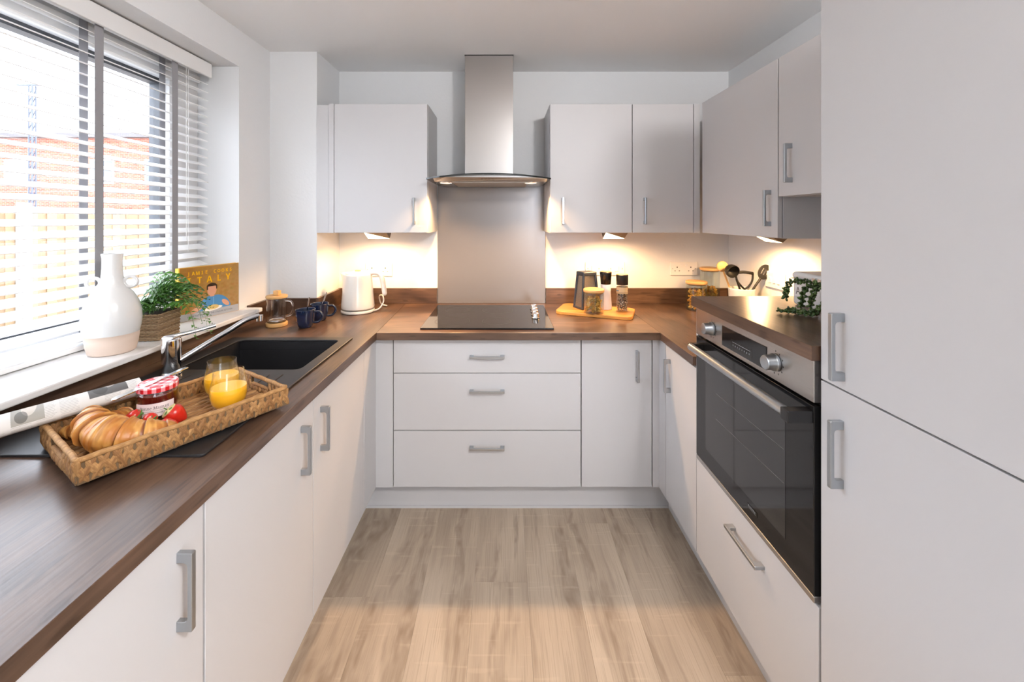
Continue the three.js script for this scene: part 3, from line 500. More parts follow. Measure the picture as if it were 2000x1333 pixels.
// cookery book standing on the board
{
  const A = [-1.413, -1.78], B = [-1.320, -2.035], L = Math.hypot(B[0] - A[0], B[1] - A[1]), ang = Math.atan2(-(B[1] - A[1]), B[0] - A[0]);
  const t = thing('cookbook', 'hardback cookbook with a yellow-brown cover showing a man in a blue shirt', 'book', [A[0], SILL + 0.0005, A[1]], ang);
  const H = 0.237, T = 0.022;
  const cover = canvasTex(560, 480, (g, W, Hh) => {
    const gr = g.createLinearGradient(0, 0, W, Hh); gr.addColorStop(0, '#a5702c'); gr.addColorStop(0.5, '#b08648'); gr.addColorStop(1, '#a88c66'); g.fillStyle = gr; g.fillRect(0, 0, W, Hh);
    for (let i = 0; i < 900; i++) { g.fillStyle = `rgba(${90 + hsh(i, 1) * 90 | 0},${60 + hsh(i, 2) * 60 | 0},20,0.06)`; g.fillRect(hsh(i, 3) * W, hsh(i, 4) * Hh, 30, 22); }
    g.fillStyle = '#a9adb3'; g.fillRect(0, 415, W, 65);
    g.fillStyle = '#f0b400'; g.textAlign = 'center'; g.font = 'bold 44px sans-serif';
    'JAMIE COOKS'.split('').forEach((ch, i) => g.fillText(ch, 78 + i * 40, 72));
    g.font = 'bold 84px sans-serif'; 'ITALY'.split('').forEach((ch, i) => g.fillText(ch, 82 + i * 92, 154));
    // a plain figure in a blue shirt at a plate
    g.fillStyle = '#4f8fc4'; g.beginPath(); g.moveTo(150, 415); g.quadraticCurveTo(180, 300, 265, 285); g.lineTo(345, 285); g.quadraticCurveTo(440, 300, 478, 400); g.lineTo(470, 415); g.fill();
    g.fillStyle = '#6aa7d6'; g.fillRect(300, 300, 10, 110);
    g.fillStyle = '#d9a184'; g.beginPath(); g.ellipse(290, 232, 44, 56, 0, 0, 7); g.fill(); g.fillRect(272, 270, 40, 24);
    g.fillStyle = '#2c1c14'; g.beginPath(); g.ellipse(290, 196, 50, 30, 0, Math.PI, 0); g.fill(); g.fillRect(240, 192, 12, 34); g.fillRect(330, 192, 11, 34);
    g.fillStyle = '#d9a184'; g.beginPath(); g.ellipse(425, 372, 46, 22, 0.7, 0, 7); g.fill(); g.beginPath(); g.ellipse(150, 392, 70, 22, -0.4, 0, 7); g.fill();
    g.fillStyle = '#f4efe6'; g.beginPath(); g.ellipse(300, 408, 92, 20, -0.06, 0, 7); g.fill(); g.fillStyle = '#dcc07a'; g.beginPath(); g.ellipse(300, 396, 58, 22, 0, 0, 7); g.fill();
    g.fillStyle = '#55606b'; g.font = '22px sans-serif'; g.fillText('FROM THE HEART OF THE ITALIAN KITCHEN', W / 2, 457);
  });
  const cm = std({ map: cover, roughness: 0.3 });
  part(t, 'page_block', box(0.004, L - 0.006, 0.004, H - 0.004, 0.003, T - 0.003), std({ color: lin(0.78, 0.75, 0.68), roughness: 0.8 }), 'cream pages');
  const hard = std({ color: lin(0.72, 0.40, 0.06), roughness: 0.4 });
  part(t, 'back_board', box(0, L, 0, H, T - 0.003, T, 0.001), hard); part(t, 'spine', box(-0.003, 0.003, 0, H, -0.0005, T, 0.0012), std({ color: lin(0.85, 0.52, 0.05), roughness: 0.35 }), 'bright yellow spine');
  const f = part(t, 'front_board', box(0, L, 0, H, 0, 0.003, 0.001), hard);
  part(f, 'cover_print', new THREE.PlaneGeometry(L - 0.003, H - 0.002).translate(L / 2, H / 2, 0.0004), cm);
}

// ================================================================ breakfast tray
const TRAY = [-0.844, WT + 0.0105, -0.809];
const trayTurn = Math.atan2(0.353, 0.224);                 // long side direction in (x, D)
const tl = (u, v, y = 0) => { const c = Math.cos(trayTurn), s = Math.sin(trayTurn); return [TRAY[0] + u * c - v * s, TRAY[1] + y, TRAY[2] - u * s - v * c]; };   // tray-local to world
{
  const TL = 0.418, TW = 0.272, TH = 0.055;
  const t = thing('breakfast_tray', 'rectangular braided water hyacinth breakfast tray with hand holes', 'tray', TRAY, trayTurn);
  // local: x along the long side, -z across
  const tan = [lin(0.86, 0.78, 0.66), lin(1, 0.95, 0.85), lin(0.70, 0.60, 0.48)].map(c => std({ map: strawTex, color: c, roughness: 0.75 }));
  part(t, 'base', box(0.006, TL - 0.006, 0, 0.006, 0.006, TW - 0.006), std({ color: lin(0.20, 0.12, 0.06), roughness: 0.9 }));
  for (let k = 0; k < 19; k++) {
    const z = -(0.012 + k * 0.0138), pts = []; for (let i = 0; i <= 26; i++) pts.push([0.008 + i * (TL - 0.016) / 26, 0.0075 + 0.0018 * Math.sin(i * 1.7 + k * 2.1), z + 0.0014 * Math.sin(i * 0.9 + k)]);
    const g = tube(pts, 0.0062, 60, 6); part(t, 'base_cord', metreUV(g, 'x', k * 0.013, k * 0.007), tan[k % 3]);
  }
  const strand = new THREE.SphereGeometry(1, 8, 6); strand.scale(0.0082, 0.0285, 0.0072); metreUV(strand, 'y');
  const sides = [[0, 0, 1, 0, TL, false], [0, -TW, 1, 0, TL, false], [0, 0, 0, -1, TW, true], [TL, 0, 0, -1, TW, true]];
  for (const [x, z, dx, dz, len, short] of sides) {
    const n = Math.round(len / 0.0098), mid = len / 2;
    const core = short ? [[0, len, 0.003, 0.022], [0, mid - 0.045, 0.022, TH - 0.006], [mid + 0.045, len, 0.022, TH - 0.006]] : [[0, len, 0.003, TH - 0.006]];
    part(t, 'wall', core.map(([a, b, y0, y1]) => { const g = new THREE.BoxGeometry(dx ? b - a : 0.006, y1 - y0, dx ? 0.006 : b - a); g.translate(x + dx * (a + b) / 2, (y0 + y1) / 2, z + dz * (a + b) / 2); return g; }), std({ color: lin(0.14, 0.085, 0.04), roughness: 0.9 }));
    for (let i = 0; i < n; i++) {
      const s = (i + 0.5) / n * len, low = short && Math.abs(s - mid) < 0.047;
      const m = part(t, 'braid_strand', strand, tan[Math.floor(rnd() * 3)]);
      m.position.set(x + dx * s, low ? 0.0135 : 0.0265 + rr(-0.001, 0.001), z + dz * s); m.rotation.order = 'YZX'; m.rotation.y = dx ? 0 : Math.PI / 2; m.rotation.z = (i % 2 ? -1 : 1) * (0.48 + rr(-0.1, 0.1)); m.scale.set(rr(0.9, 1.15), (low ? 0.45 : 1) * rr(0.92, 1.04), rr(0.9, 1.15));
    }
  }
  const y = TH - 0.004, rim = []; const cs = [[0, 0], [TL, 0], [TL, -TW], [0, -TW]];
  for (let c = 0; c < 4; c++) { const a = cs[c], b = cs[(c + 1) % 4]; for (let i = 0; i < 12; i++) rim.push([a[0] + (b[0] - a[0]) * i / 12, y + 0.001 * Math.sin(i * 2.3 + c), a[1] + (b[1] - a[1]) * i / 12]); }
  part(t, 'rim', metreUV(tube(rim, 0.0058, 160, 7, true), 'x'), tan[1]);
  for (const x of [0, TL]) part(t, 'hand_hold', metreUV(tube([[x, 0.025, -TW / 2 + 0.05], [x, 0.026, -TW / 2], [x, 0.025, -TW / 2 - 0.05]], 0.005, 12, 6), 'z'), tan[0]);
}
const TB = 0.0138;   // top of the tray's cords above its base
{ // tumblers of juice
  const Q = 0.84, outer = [[0, 0], [0.026, 0], [0.036, 0.006], [0.048, 0.026], [0.0525, 0.048], [0.050, 0.070], [0.0445, 0.092], [0.0425, 0.108]].map(([r, y]) => [r * Q, y]);
  const inner = [[0.0415, 0.108], [0.0433, 0.092], [0.0488, 0.070], [0.0512, 0.048], [0.0465, 0.027], [0.034, 0.009], [0, 0.006]].map(([r, y]) => [r * Q, y]);
  const gg = lathe([...outer, ...inner], 48);
  const juice = std({ color: lin(1.0, 0.50, 0.02), roughness: 0.3 });
  const jg = lathe([[0, 0.0061], [0.0339, 0.0091], [0.0464, 0.0271], [0.0511, 0.048], [0.0496, 0.064], [0.0492, 0.0652], [0, 0.0652]].map(([r, y]) => [r * Q, y]), 48);
  for (const [u, v, l] of [[0.304, 0.074, 'tulip glass of orange juice at the outer side of the tray'], [0.332, 0.178, 'tulip glass of orange juice nearer the sink bowl and window']]) {
    const t = thing('juice_glass', l, 'glass', tl(u, v, TB), 0, 'juice glasses on the tray');
    part(t, 'glass', gg, M.glass); part(t, 'juice', jg, juice, 'bright orange juice');
  }
}
{ // jam jar
  const p = tl(0.192, 0.205, TB), t = thing('jam_jar', 'jar of dark red jam with a red gingham lid and white label', 'jar', p);
  part(t, 'glass', lathe([[0, 0], [0.037, 0], [0.042, 0.005], [0.044, 0.03], [0.0445, 0.060], [0.040, 0.070], [0.0385, 0.071], [0.0385, 0.0695], [0.042, 0.059], [0.0415, 0.03], [0.0395, 0.006], [0, 0.003]], 44), M.glass);
  part(t, 'jam', lathe([[0, 0.0035], [0.039, 0.0065], [0.0411, 0.03], [0.0416, 0.059], [0.0385, 0.067], [0, 0.067]], 44), phy({ color: lin(0.10, 0.004, 0.004), roughness: 0.2, clearcoat: 0.6 }), 'dark red jam');
  const check = canvasTex(256, 256, (g, W) => { g.fillStyle = '#f3e6e6'; g.fillRect(0, 0, W, W); for (let i = 0; i < 10; i++) for (let j = 0; j < 10; j++) { g.fillStyle = (i % 2 && j % 2) ? '#c40d1c' : (i % 2 || j % 2) ? '#e88d95' : '#f6ecec'; g.fillRect(i * 25.6, j * 25.6, 26, 26); } });
  check.wrapS = check.wrapT = THREE.RepeatWrapping;
  const lm = std({ map: check, roughness: 0.35 });
  const lid = cyl(0.0435, 0.0435, 0.014, 48), pa = lid.attributes.position, ua = lid.attributes.uv, na = lid.attributes.normal;
  for (let i = 0; i < pa.count; i++) { if (Math.abs(na.getY(i)) > 0.5) ua.setXY(i, pa.getX(i) / 0.1, pa.getZ(i) / 0.1); else ua.setXY(i, ua.getX(i) * 3.0, pa.getY(i) / 0.1); }
  part(t, 'lid', at(lid, 0, 0.0705, 0), lm, 'red and white gingham lid'); part(t, 'lid_rim', at(new THREE.TorusGeometry(0.040, 0.003, 8, 44).rotateX(Math.PI / 2), 0, 0.0845, 0), lm);
  const lab = new THREE.CylinderGeometry(0.0449, 0.0449, 0.034, 40, 1, true, -1.0, 2.0); lab.translate(0, 0.028, 0); lab.rotateY(0.5);
  part(t, 'paper_label', lab, std({ map: canvasTex(512, 170, (g, W, H) => { g.fillStyle = '#e9dcdc'; g.fillRect(0, 0, W, H); g.fillStyle = '#3b3036'; g.textAlign = 'center'; g.font = 'italic 52px serif'; g.fillText('Bonne Maman', W / 2, 74); g.fillRect(90, 92, 330, 2); g.font = 'italic 30px serif'; g.fillText('Strawberry Conserve', W / 2, 132); }), roughness: 0.6, side: THREE.DoubleSide }), 'white paper label with script lettering');
}
{ // knife across the jam jar
  const a = new THREE.Vector3(-0.944, 1.0125, -0.985), b = new THREE.Vector3(-0.905, 1.0265, -1.165), d = b.clone().sub(a), L = d.length();
  const s = new THREE.Shape(); s.moveTo(0, 0); s.quadraticCurveTo(0.004, 0.0095, 0.02, 0.0095); s.lineTo(L * 0.52, 0.008); s.lineTo(L * 0.56, 0.0045); s.lineTo(L, 0.0065); s.quadraticCurveTo(L + 0.003, 0, L, -0.0065); s.lineTo(L * 0.56, -0.0045); s.lineTo(L * 0.5, -0.0075); s.lineTo(0.01, -0.0075); s.quadraticCurveTo(0, -0.006, 0, 0);
  const g = new THREE.ExtrudeGeometry(s, { depth: 0.0016, bevelEnabled: true, bevelSize: 0.0006, bevelThickness: 0.0006, bevelSegments: 2 }); g.rotateX(-Math.PI / 2);
  const k = single('butter_knife', 'steel table knife lying across the jam jar lid', 'knife', g, M.chrome, a.toArray());
  k.rotation.order = 'YZX'; k.rotation.y = Math.atan2(-d.z, d.x); k.rotation.z = Math.asin(d.y / L);
}
// croissants: crescents with rolled ridges
function croissantGeo(R, fat, sweep, ridges) {
  const N = 180, K = 36, pos = [], uv = [], idx = [], col = [];
  for (let i = 0; i <= N; i++) {
    const t = i / N, a = (t - 0.5) * sweep, e = Math.abs(t - 0.5) * 2;
    const seg = (t - 0.5) * ridges, fr = Math.abs(seg) - Math.floor(Math.abs(seg)), lip = 1 - 0.26 * Math.pow(fr, 0.8);
    const fl = Math.abs(seg) * 4 + 0.3 * Math.sin(t * 40), flake = 1 - 0.035 * (fl - Math.floor(fl));
    const r = fat * Math.pow(Math.max(0, 1 - e ** 1.9), 0.62) * lip * flake + 0.003;
    for (let k = 0; k <= K; k++) {
      const b = k / K * Math.PI * 2, wob = 1 + 0.09 * (fbm(t * 16, k / K * 7, 16, 7, 3, 5) - 0.5) * 2;
      const rx = r * wob * Math.cos(b), ry = r * wob * 0.86 * Math.sin(b), rad = R + rx;
      pos.push(rad * Math.sin(a), ry + fat * 0.8, rad * Math.cos(a) - R); uv.push(t * 0.3, k / K * 0.2);
      const n = fbm(t * 20, k / K * 8, 20, 8, 3, 77), edge = smooth(0.72, 1.0, fr) * 0.8 + smooth(0.8, 1, e) * 0.4 + smooth(0.55, 0.75, fbm(t * 40, k / K * 5, 40, 5, 3, 87)) * 0.45;
      const c = mix(mix([0.46, 0.17, 0.03], [0.66, 0.34, 0.09], smooth(0.3, 0.7, n)), [0.22, 0.06, 0.012], clamp(edge * (0.5 + n))); col.push(...c);
    }
  }
  for (let i = 0; i < N; i++) for (let k = 0; k < K; k++) { const a = i * (K + 1) + k, b = a + K + 1; idx.push(a, a + 1, b, b, a + 1, b + 1); }
  const g = new THREE.BufferGeometry(); g.setAttribute('position', new THREE.Float32BufferAttribute(pos, 3)); g.setAttribute('uv', new THREE.Float32BufferAttribute(uv, 2)); g.setAttribute('color', new THREE.Float32BufferAttribute(col, 3)); g.setIndex(idx); g.computeVertexNormals(); return g;
}
{
  const cm = std({ vertexColors: true, roughness: 0.42 });
  const a = single('croissant', 'large golden croissant leaning over the tray end', 'croissant', croissantGeo(0.12, 0.042, 2.15, 7), cm, [-0.893, TRAY[1] + 0.016, -0.925], -0.10, 'croissants on the tray'); a.rotation.z = -0.14; a.rotation.x = 0.16;
  single('croissant', 'browner croissant half hidden beneath the large one', 'croissant', croissantGeo(0.062, 0.026, 2.6, 6), cm, [-0.972, TRAY[1] + TB - 0.002, -0.992], 1.05, 'croissants on the tray');
}
{ // strawberries
  const prof = [[0, 0], [0.006, 0.002], [0.012, 0.010], [0.0165, 0.021], [0.0175, 0.029], [0.014, 0.036], [0.006, 0.039], [0, 0.039]], sg = lathe(prof, 22);
  const red = phy({ color: lin(0.62, 0.022, 0.012), roughness: 0.28, clearcoat: 0.4 }), leafM = std({ color: lin(0.10, 0.22, 0.04), roughness: 0.6, side: THREE.DoubleSide }), pale = std({ color: lin(0.62, 0.52, 0.24), roughness: 0.5 });
  const spots = [[-0.842, 0.014, -1.052, 0.8, 0.6, 'upright cut strawberry with a pale shoulder next to the jam jar', 1.3], [-0.822, 0.010, -1.003, 1.5, 0.3, 'strawberry lying in front of the cut one', 1.05], [-0.882, 0.022, -1.018, 1.7, 2.6, 'small dark strawberry tucked behind the large croissant', 0.85], [-0.925, 0.026, -1.02, 1.4, 3.4, 'strawberry with an upright green leaf by the jam label', 0.85]];
  for (const [x, y, z, tilt, yaw, l, sc] of spots) {
    const t = thing('strawberry', l, 'strawberry', [x, TRAY[1] + y + 0.012, z], yaw, 'strawberries on the tray'); t.rotation.order = 'YXZ'; t.rotation.z = tilt; t.scale.setScalar(sc);
    part(t, 'fruit', at(sg.clone(), 0, -0.02, 0), red);
    const lv = []; for (let i = 0; i < 7; i++) { const g = ball(0.009, 0.0008, 0.0035, 0.0075, 0, 0, 8, 5); g.rotateZ(-0.35 + 0.5 * hsh(i, 8)); g.rotateY(i * 0.9); g.translate(0, 0.0195, 0); lv.push(g); } lv.push(at(cyl(0.0012, 0.001, 0.008, 6), 0, 0.019, 0));
    part(t, 'leaves', lv, leafM, 'green calyx');
    if (sc > 1.2) part(t, 'shoulder', ball(0.0145, 0.004, 0.0145, 0, 0.0165, 0, 16, 8), pale, 'pale cut shoulder');
  }
}
{ // rolled newspaper: a flattened coil of paper leaves
  const a = new THREE.Vector3(-1.165, 0.983, -0.865), b = new THREE.Vector3(-0.972, 1.003, -1.095), d = b.clone().sub(a), L = d.length();
  const t = thing('newspaper', 'rolled newspaper lying across the rim of the tray', 'newspaper', a.toArray()); t.rotation.order = 'YZX'; t.rotation.y = Math.atan2(-d.z, d.x); t.rotation.z = Math.asin(d.y / L);
  const print = canvasTex(1024, 512, (g, W, H) => {
    g.fillStyle = '#cdc8c2'; g.fillRect(0, 0, W, H); g.fillStyle = '#a39e99';
    for (let c = 0; c < 8; c++) for (let r = 0; r < 64; r++) if (hsh(c, Math.floor(r / 13), 5) > 0.3) g.fillRect(14 + c * 127, 8 + r * 8, 84 + hsh(c, r, 6) * 26, 2);
    for (const [x, y, w, h, k] of [[130, 90, 250, 210, '#7d736a'], [520, 40, 180, 300, '#b39a88'], [690, 280, 240, 190, '#5a5654'], [270, 350, 170, 150, '#9a958c'], [880, 60, 130, 260, '#938274']]) { g.fillStyle = k; g.fillRect(x, y, w, h); g.fillStyle = 'rgba(228,214,202,0.5)'; g.beginPath(); g.ellipse(x + w * 0.55, y + h * 0.45, w * 0.24, h * 0.32, 0.3, 0, 7); g.fill(); g.fillStyle = 'rgba(50,46,44,0.45)'; g.beginPath(); g.ellipse(x + w * 0.3, y + h * 0.75, w * 0.2, h * 0.2, 0.3, 0, 7); g.fill(); }
  });
  const pm = std({ map: print, roughness: 0.8, side: THREE.DoubleSide }), edge = std({ color: lin(0.55, 0.53, 0.5), roughness: 0.9, side: THREE.DoubleSide });
  const turns = 3.3, N = 120, M2 = 10, pos = [], uv = [], idx = [];
  for (let i = 0; i <= N; i++) { const q = i / N, th = q * turns * Math.PI * 2, r = 0.012 + 0.021 * q; for (let j = 0; j <= M2; j++) { const u = j / M2, flare = 1 + 0.10 * (1 - u); pos.push(u * L, r * flare * Math.sin(th) * 0.62, r * flare * Math.cos(th) * 1.45); uv.push(u, q * 2.2); } }
  for (let i = 0; i < N; i++) for (let j = 0; j < M2; j++) { const k = i * (M2 + 1) + j; idx.push(k, k + 1, k + M2 + 1, k + M2 + 1, k + 1, k + M2 + 2); }
  const g = new THREE.BufferGeometry(); g.setAttribute('position', new THREE.Float32BufferAttribute(pos, 3)); g.setAttribute('uv', new THREE.Float32BufferAttribute(uv, 2)); g.setIndex(idx); g.computeVertexNormals();
  print.wrapS = print.wrapT = THREE.RepeatWrapping;
  part(t, 'rolled_pages', g, pm, 'printed newsprint');
  part(t, 'inner_pages', at(new THREE.CylinderGeometry(0.010, 0.010, L - 0.004, 16, 1, true).rotateZ(Math.PI / 2).scale(1, 0.6, 1.4), L / 2, 0, 0), edge);
}

function latheS(f, prof, seg) { return lathe(prof.map(([r, y]) => [r * f, y]), seg); }

// ================================================================ far corner by the pier
{ // glass infuser jug
  const t = thing('tea_infuser', 'glass tea infuser jug with bamboo lid and base', 'tea infuser', [-1.150, WT, -2.07]);
  part(t, 'bamboo_base', latheS(0.9, [[0, 0], [0.052, 0], [0.055, 0.004], [0.055, 0.017], [0.052, 0.02], [0, 0.02]], 40), M.bamboo);
  part(t, 'glass_body', latheS(0.9, [[0, 0.021], [0.046, 0.021], [0.050, 0.026], [0.051, 0.13], [0.051, 0.140], [0.0493, 0.140], [0.0493, 0.028], [0.045, 0.024], [0, 0.024]], 44), M.solidGlass);
  part(t, 'inner_strainer', latheS(0.9, [[0.026, 0.05], [0.027, 0.138], [0.0255, 0.138], [0.0245, 0.05], [0.026, 0.05]], 30), M.solidGlass);
  part(t, 'trivet', at(new THREE.TorusGeometry(0.034, 0.003, 8, 30).rotateX(Math.PI / 2), 0, 0.03, 0), M.chrome);
  part(t, 'glass_handle', tube([[0.045, 0.128, 0], [0.072, 0.124, 0], [0.083, 0.095, 0], [0.072, 0.060, 0], [0.045, 0.048, 0]], 0.0048, 30, 10), M.solidGlass);
  const lid = part(t, 'bamboo_lid', at(latheS(0.9, [[0, 0], [0.052, 0], [0.055, 0.003], [0.055, 0.011], [0.052, 0.014], [0, 0.014]], 40), 0, 0.141, 0), M.bamboo);
  part(lid, 'knob', at(new RoundedBoxGeometry(0.028, 0.024, 0.028, 2, 0.004), 0.002, 0.167, 0), M.bamboo);
}
function mug(label, pos, turn, sx, sz) {
  const t = thing('mug', label, 'mug', pos, turn);
  part(t, 'cup', latheS(0.9, [[0, 0], [0.030, 0], [0.036, 0.006], [0.046, 0.035], [0.0515, 0.088], [0.050, 0.090], [0.048, 0.087], [0.043, 0.036], [0.033, 0.010], [0, 0.008]], 44), M.navy);
  part(t, 'handle', tube([[0.043, 0.075, 0], [0.068, 0.074, 0], [0.080, 0.052, 0], [0.064, 0.026, 0], [0.038, 0.022, 0]], 0.006, 30, 10), M.navy);
  const s = thing('teaspoon', label.includes('shorter') ? '' : '', 'spoon');
  s.position.set(pos[0], pos[1], pos[2]); s.rotation.y = turn; return s;
}
{
  const mk = (s, pts) => { part(s, 'handle', tube(pts, 0.0035, 12, 8), M.chrome); part(s, 'bowl', ball(0.014, 0.003, 0.010, pts[0][0], pts[0][1] - 0.002, pts[0][2], 14, 8), M.chrome); };
  let s = mug('dark blue glazed mug at the front of the pair, beside the tea infuser', [-0.993, WT, -2.045], 0.15);
  s.userData.label = 'steel teaspoon standing in the front blue mug'; mk(s, [[-0.004, 0.014, 0.0], [0.008, 0.075, 0.008], [0.024, 0.150, 0.018]]);
  s = mug('dark blue glazed mug standing behind the other, by the pier upstand', [-0.985, WT, -2.185], 0.25);
  s.userData.label = 'steel teaspoon standing in the rear blue mug'; mk(s, [[-0.008, 0.014, 0.0], [0.01, 0.07, 0.004], [0.036, 0.148, 0.010]]);
}
{ // kettle
  const t = thing('kettle', 'cream electric kettle with a long curved handle', 'kettle', [-0.852, WT, -2.385]);
  const stand = part(t, 'power_base', latheS(0.95, [[0, 0], [0.094, 0], [0.099, 0.004], [0.099, 0.014], [0.094, 0.018], [0, 0.018]], 48), M.cream);
  part(t, 'base_ring', latheS(0.95, [[0, 0.018], [0.091, 0.018], [0.091, 0.023], [0, 0.023]], 48), M.satin);
  const g = latheS(0.95, [[0, 0.023], [0.095, 0.023], [0.0975, 0.03], [0.096, 0.05], [0.0895, 0.12], [0.084, 0.185], [0.083, 0.215], [0.081, 0.222], [0, 0.226]], 56), p = g.attributes.position;
  for (let i = 0; i < p.count; i++) { const x = p.getX(i), y = p.getY(i), z = p.getZ(i), k = smooth(0.15, 0.225, y) * Math.exp(-((Math.atan2(z, -x)) ** 2) * 5); p.setX(i, x - k * 0.022); p.setY(i, y + k * 0.008); } g.computeVertexNormals();
  part(t, 'body', g, M.cream);
  const lid = part(t, 'lid', lathe([[0, 0.236], [0.05, 0.233], [0.070, 0.227], [0.073, 0.221], [0, 0.221]], 40), M.cream); part(lid, 'knob', box(-0.016, 0.016, 0.233, 0.243, -0.009, 0.009, 0.004), M.bamboo);
  const h = [[0.060, 0.222, 0], [0.095, 0.228, 0], [0.128, 0.217, 0], [0.142, 0.185, 0], [0.150, 0.14, 0], [0.155, 0.105, 0]];
  part(t, 'handle', tube(h, 0.0138, 40, 14).scale(1, 1, 1.15), M.cream);
  const endcap = ball(0.0125, 0.0125, 0.014, 0.155, 0.105, 0, 14, 10); part(t, 'handle_tip', endcap, M.cream);
  part(stand, 'cord', tube([[0.095, 0.008, 0.01], [0.125, 0.02, 0.0], [0.142, 0.055, -0.02], [0.128, 0.085, -0.05], [0.10, 0.075, -0.08], [0.105, 0.02, -0.11], [0.13, 0.008, -0.13], [0.09, 0.006, -0.16]], 0.0042, 70, 8), M.cream, 'looped cream cord');
}

// ================================================================ chopping board group
const BOARD_Y = WT + 0.018;
{
  const s = rectShape(0, 0.422, 0, 0.242, 0.045);
  const g = new THREE.ExtrudeGeometry(s, { depth: 0.012, bevelEnabled: true, bevelSize: 0.003, bevelThickness: 0.003, bevelOffset: -0.003, bevelSegments: 3, curveSegments: 8 }); g.rotateX(-Math.PI / 2);
  const t = single('chopping_board', 'thin honey-coloured wooden chopping board with rounded corners', 'chopping board', metreUV(g.translate(0, 0.003, 0), 'x'), std({ map: bambooTex, roughness: 0.42, color: lin(0.98, 0.74, 0.42) }), [0.285, WT, -2.325], -Math.atan2(0.155, 0.39));
}
{ // box grater
  const t = thing('box_grater', 'tapered steel box grater with dark grey frame on the chopping board', 'grater', [0.482, BOARD_Y, -2.405], 0.42);
  const H = 0.215, b = 0.056, bt = 0.040, d = 0.042, dt = 0.030, frame = std({ color: lin(0.035, 0.042, 0.055), roughness: 0.4 });
  const bar = (a, c, r) => tube([a, c], r, 1, 8), fr = [];
  for (const [sx, sz] of [[-1, 1], [1, 1], [1, -1], [-1, -1]]) fr.push(bar([sx * b, 0.004, sz * d], [sx * bt, H - 0.008, sz * dt], 0.0075));
  part(t, 'corner_frame', fr, frame);
  part(t, 'foot_frame', [box(-b - 0.007, b + 0.007, 0, 0.012, -d - 0.007, -d + 0.006, 0.003), box(-b - 0.007, b + 0.007, 0, 0.012, d - 0.006, d + 0.007, 0.003), box(-b - 0.007, -b + 0.006, 0, 0.012, -d, d, 0.003), box(b - 0.006, b + 0.007, 0, 0.012, -d, d, 0.003)], frame);
  part(t, 'top_handle', [box(-bt - 0.008, bt + 0.008, H - 0.024, H, -dt - 0.008, dt + 0.008, 0.007, 2)], frame);
  const dots = texture(256, 512, (u, v) => { const c = 9, x = u * c, yv = v * 20, o = Math.floor(yv) % 2 * 0.5, fx = (x + o) % 1 - 0.5, fy = yv % 1 - 0.5, r = Math.hypot(fx, fy * 0.8); return r < 0.2 ? [28, 24, 20] : r < 0.32 ? [225, 215, 200] : [150, 140, 128]; });
  const gm = std({ map: dots, metalness: 0.85, roughness: 0.35 });
  const face = (x0, x1, z0, z1, X0, X1, Z0, Z1) => { const g = new THREE.BufferGeometry(); g.setAttribute('position', new THREE.Float32BufferAttribute([x0, 0.01, z0, x1, 0.01, z1, X1, H - 0.02, Z1, x0, 0.01, z0, X1, H - 0.02, Z1, X0, H - 0.02, Z0], 3)); g.setAttribute('uv', new THREE.Float32BufferAttribute([0, 0, 1, 0, 1, 1, 0, 0, 1, 1, 0, 1], 2)); g.computeVertexNormals(); return g; };
  part(t, 'grating_face', face(-b, b, d, d, -bt, bt, dt, dt), gm, 'perforated steel face'); part(t, 'grating_face', face(b, b, d, -d, bt, bt, dt, -dt), gm); part(t, 'grating_face', face(b, -b, -d, -d, bt, -bt, -dt, -dt), gm); part(t, 'grating_face', face(-b, -b, -d, d, -bt, -bt, -dt, dt), gm);
}
// pasta jars
const pastaMat = [lin(0.75, 0.42, 0.06), lin(0.62, 0.28, 0.03), lin(0.42, 0.26, 0.05), lin(0.80, 0.52, 0.12)];
function pastaGeo() { const out = []; for (const s of [0, 1, 2]) { const pts = []; for (let i = 0; i <= 8; i++) { const a = i * 0.9 + s * 2.1; pts.push([-0.014 + i * 0.0035, 0.0042 * Math.cos(a), 0.0042 * Math.sin(a)]); } out.push(tube(pts, 0.0024, 8, 4)); } return merge(out); }
const TWIST = pastaGeo();
function pastaJar(label, pos, R, H, fill) {
  const t = thing('pasta_jar', label, 'jar', pos);
  part(t, 'glass', lathe([[0, 0], [R - 0.004, 0], [R, 0.004], [R, H - 0.016], [R - 0.0025, H - 0.016], [R - 0.0025, 0.006], [0, 0.005]], 44), M.jarGlass);
  const n = Math.round(fill * R * R * 330000), mats = pastaMat.map(c => std({ color: c, roughness: 0.55 }));
  mats.forEach((m, k) => {
    const list = []; for (let i = k; i < n; i += 4) { const a = rr(0, 6.283), q = Math.sqrt(rnd()) * (R - 0.018), g = TWIST.clone(); g.rotateZ(rr(-1.5, 1.5)); g.rotateY(rr(0, 6.28)); g.translate(q * Math.cos(a), 0.018 + rnd() * (fill - 0.026), q * Math.sin(a)); list.push(g); }
    if (list.length) { const p = part(t, 'pasta', list, m, 'dried pasta twists'); p.userData.kind = 'stuff'; }
  });
  part(t, 'bamboo_lid', lathe([[0, H - 0.024], [R - 0.006, H - 0.024], [R - 0.006, H - 0.0155], [R + 0.002, H - 0.0155], [R + 0.002, H - 0.003], [R - 0.001, H], [0, H]], 44), M.bamboo, 'round bamboo lid');
}
pastaJar('small glass jar of pasta with bamboo lid on the chopping board', [0.497, BOARD_Y, -2.275], 0.055, 0.134, 0.098);
pastaJar('medium glass pasta jar with bamboo lid below the double socket', [1.142, WT, -2.435], 0.058, 0.172, 0.125);
pastaJar('tall glass pasta jar with bamboo lid, part empty, against the upstand', [1.272, WT, -2.535], 0.056, 0.240, 0.125);
function mill(name, label, pos, H, body, top) {
  const t = thing(name, label, 'mill', pos); top(t); body(t); return t;
}
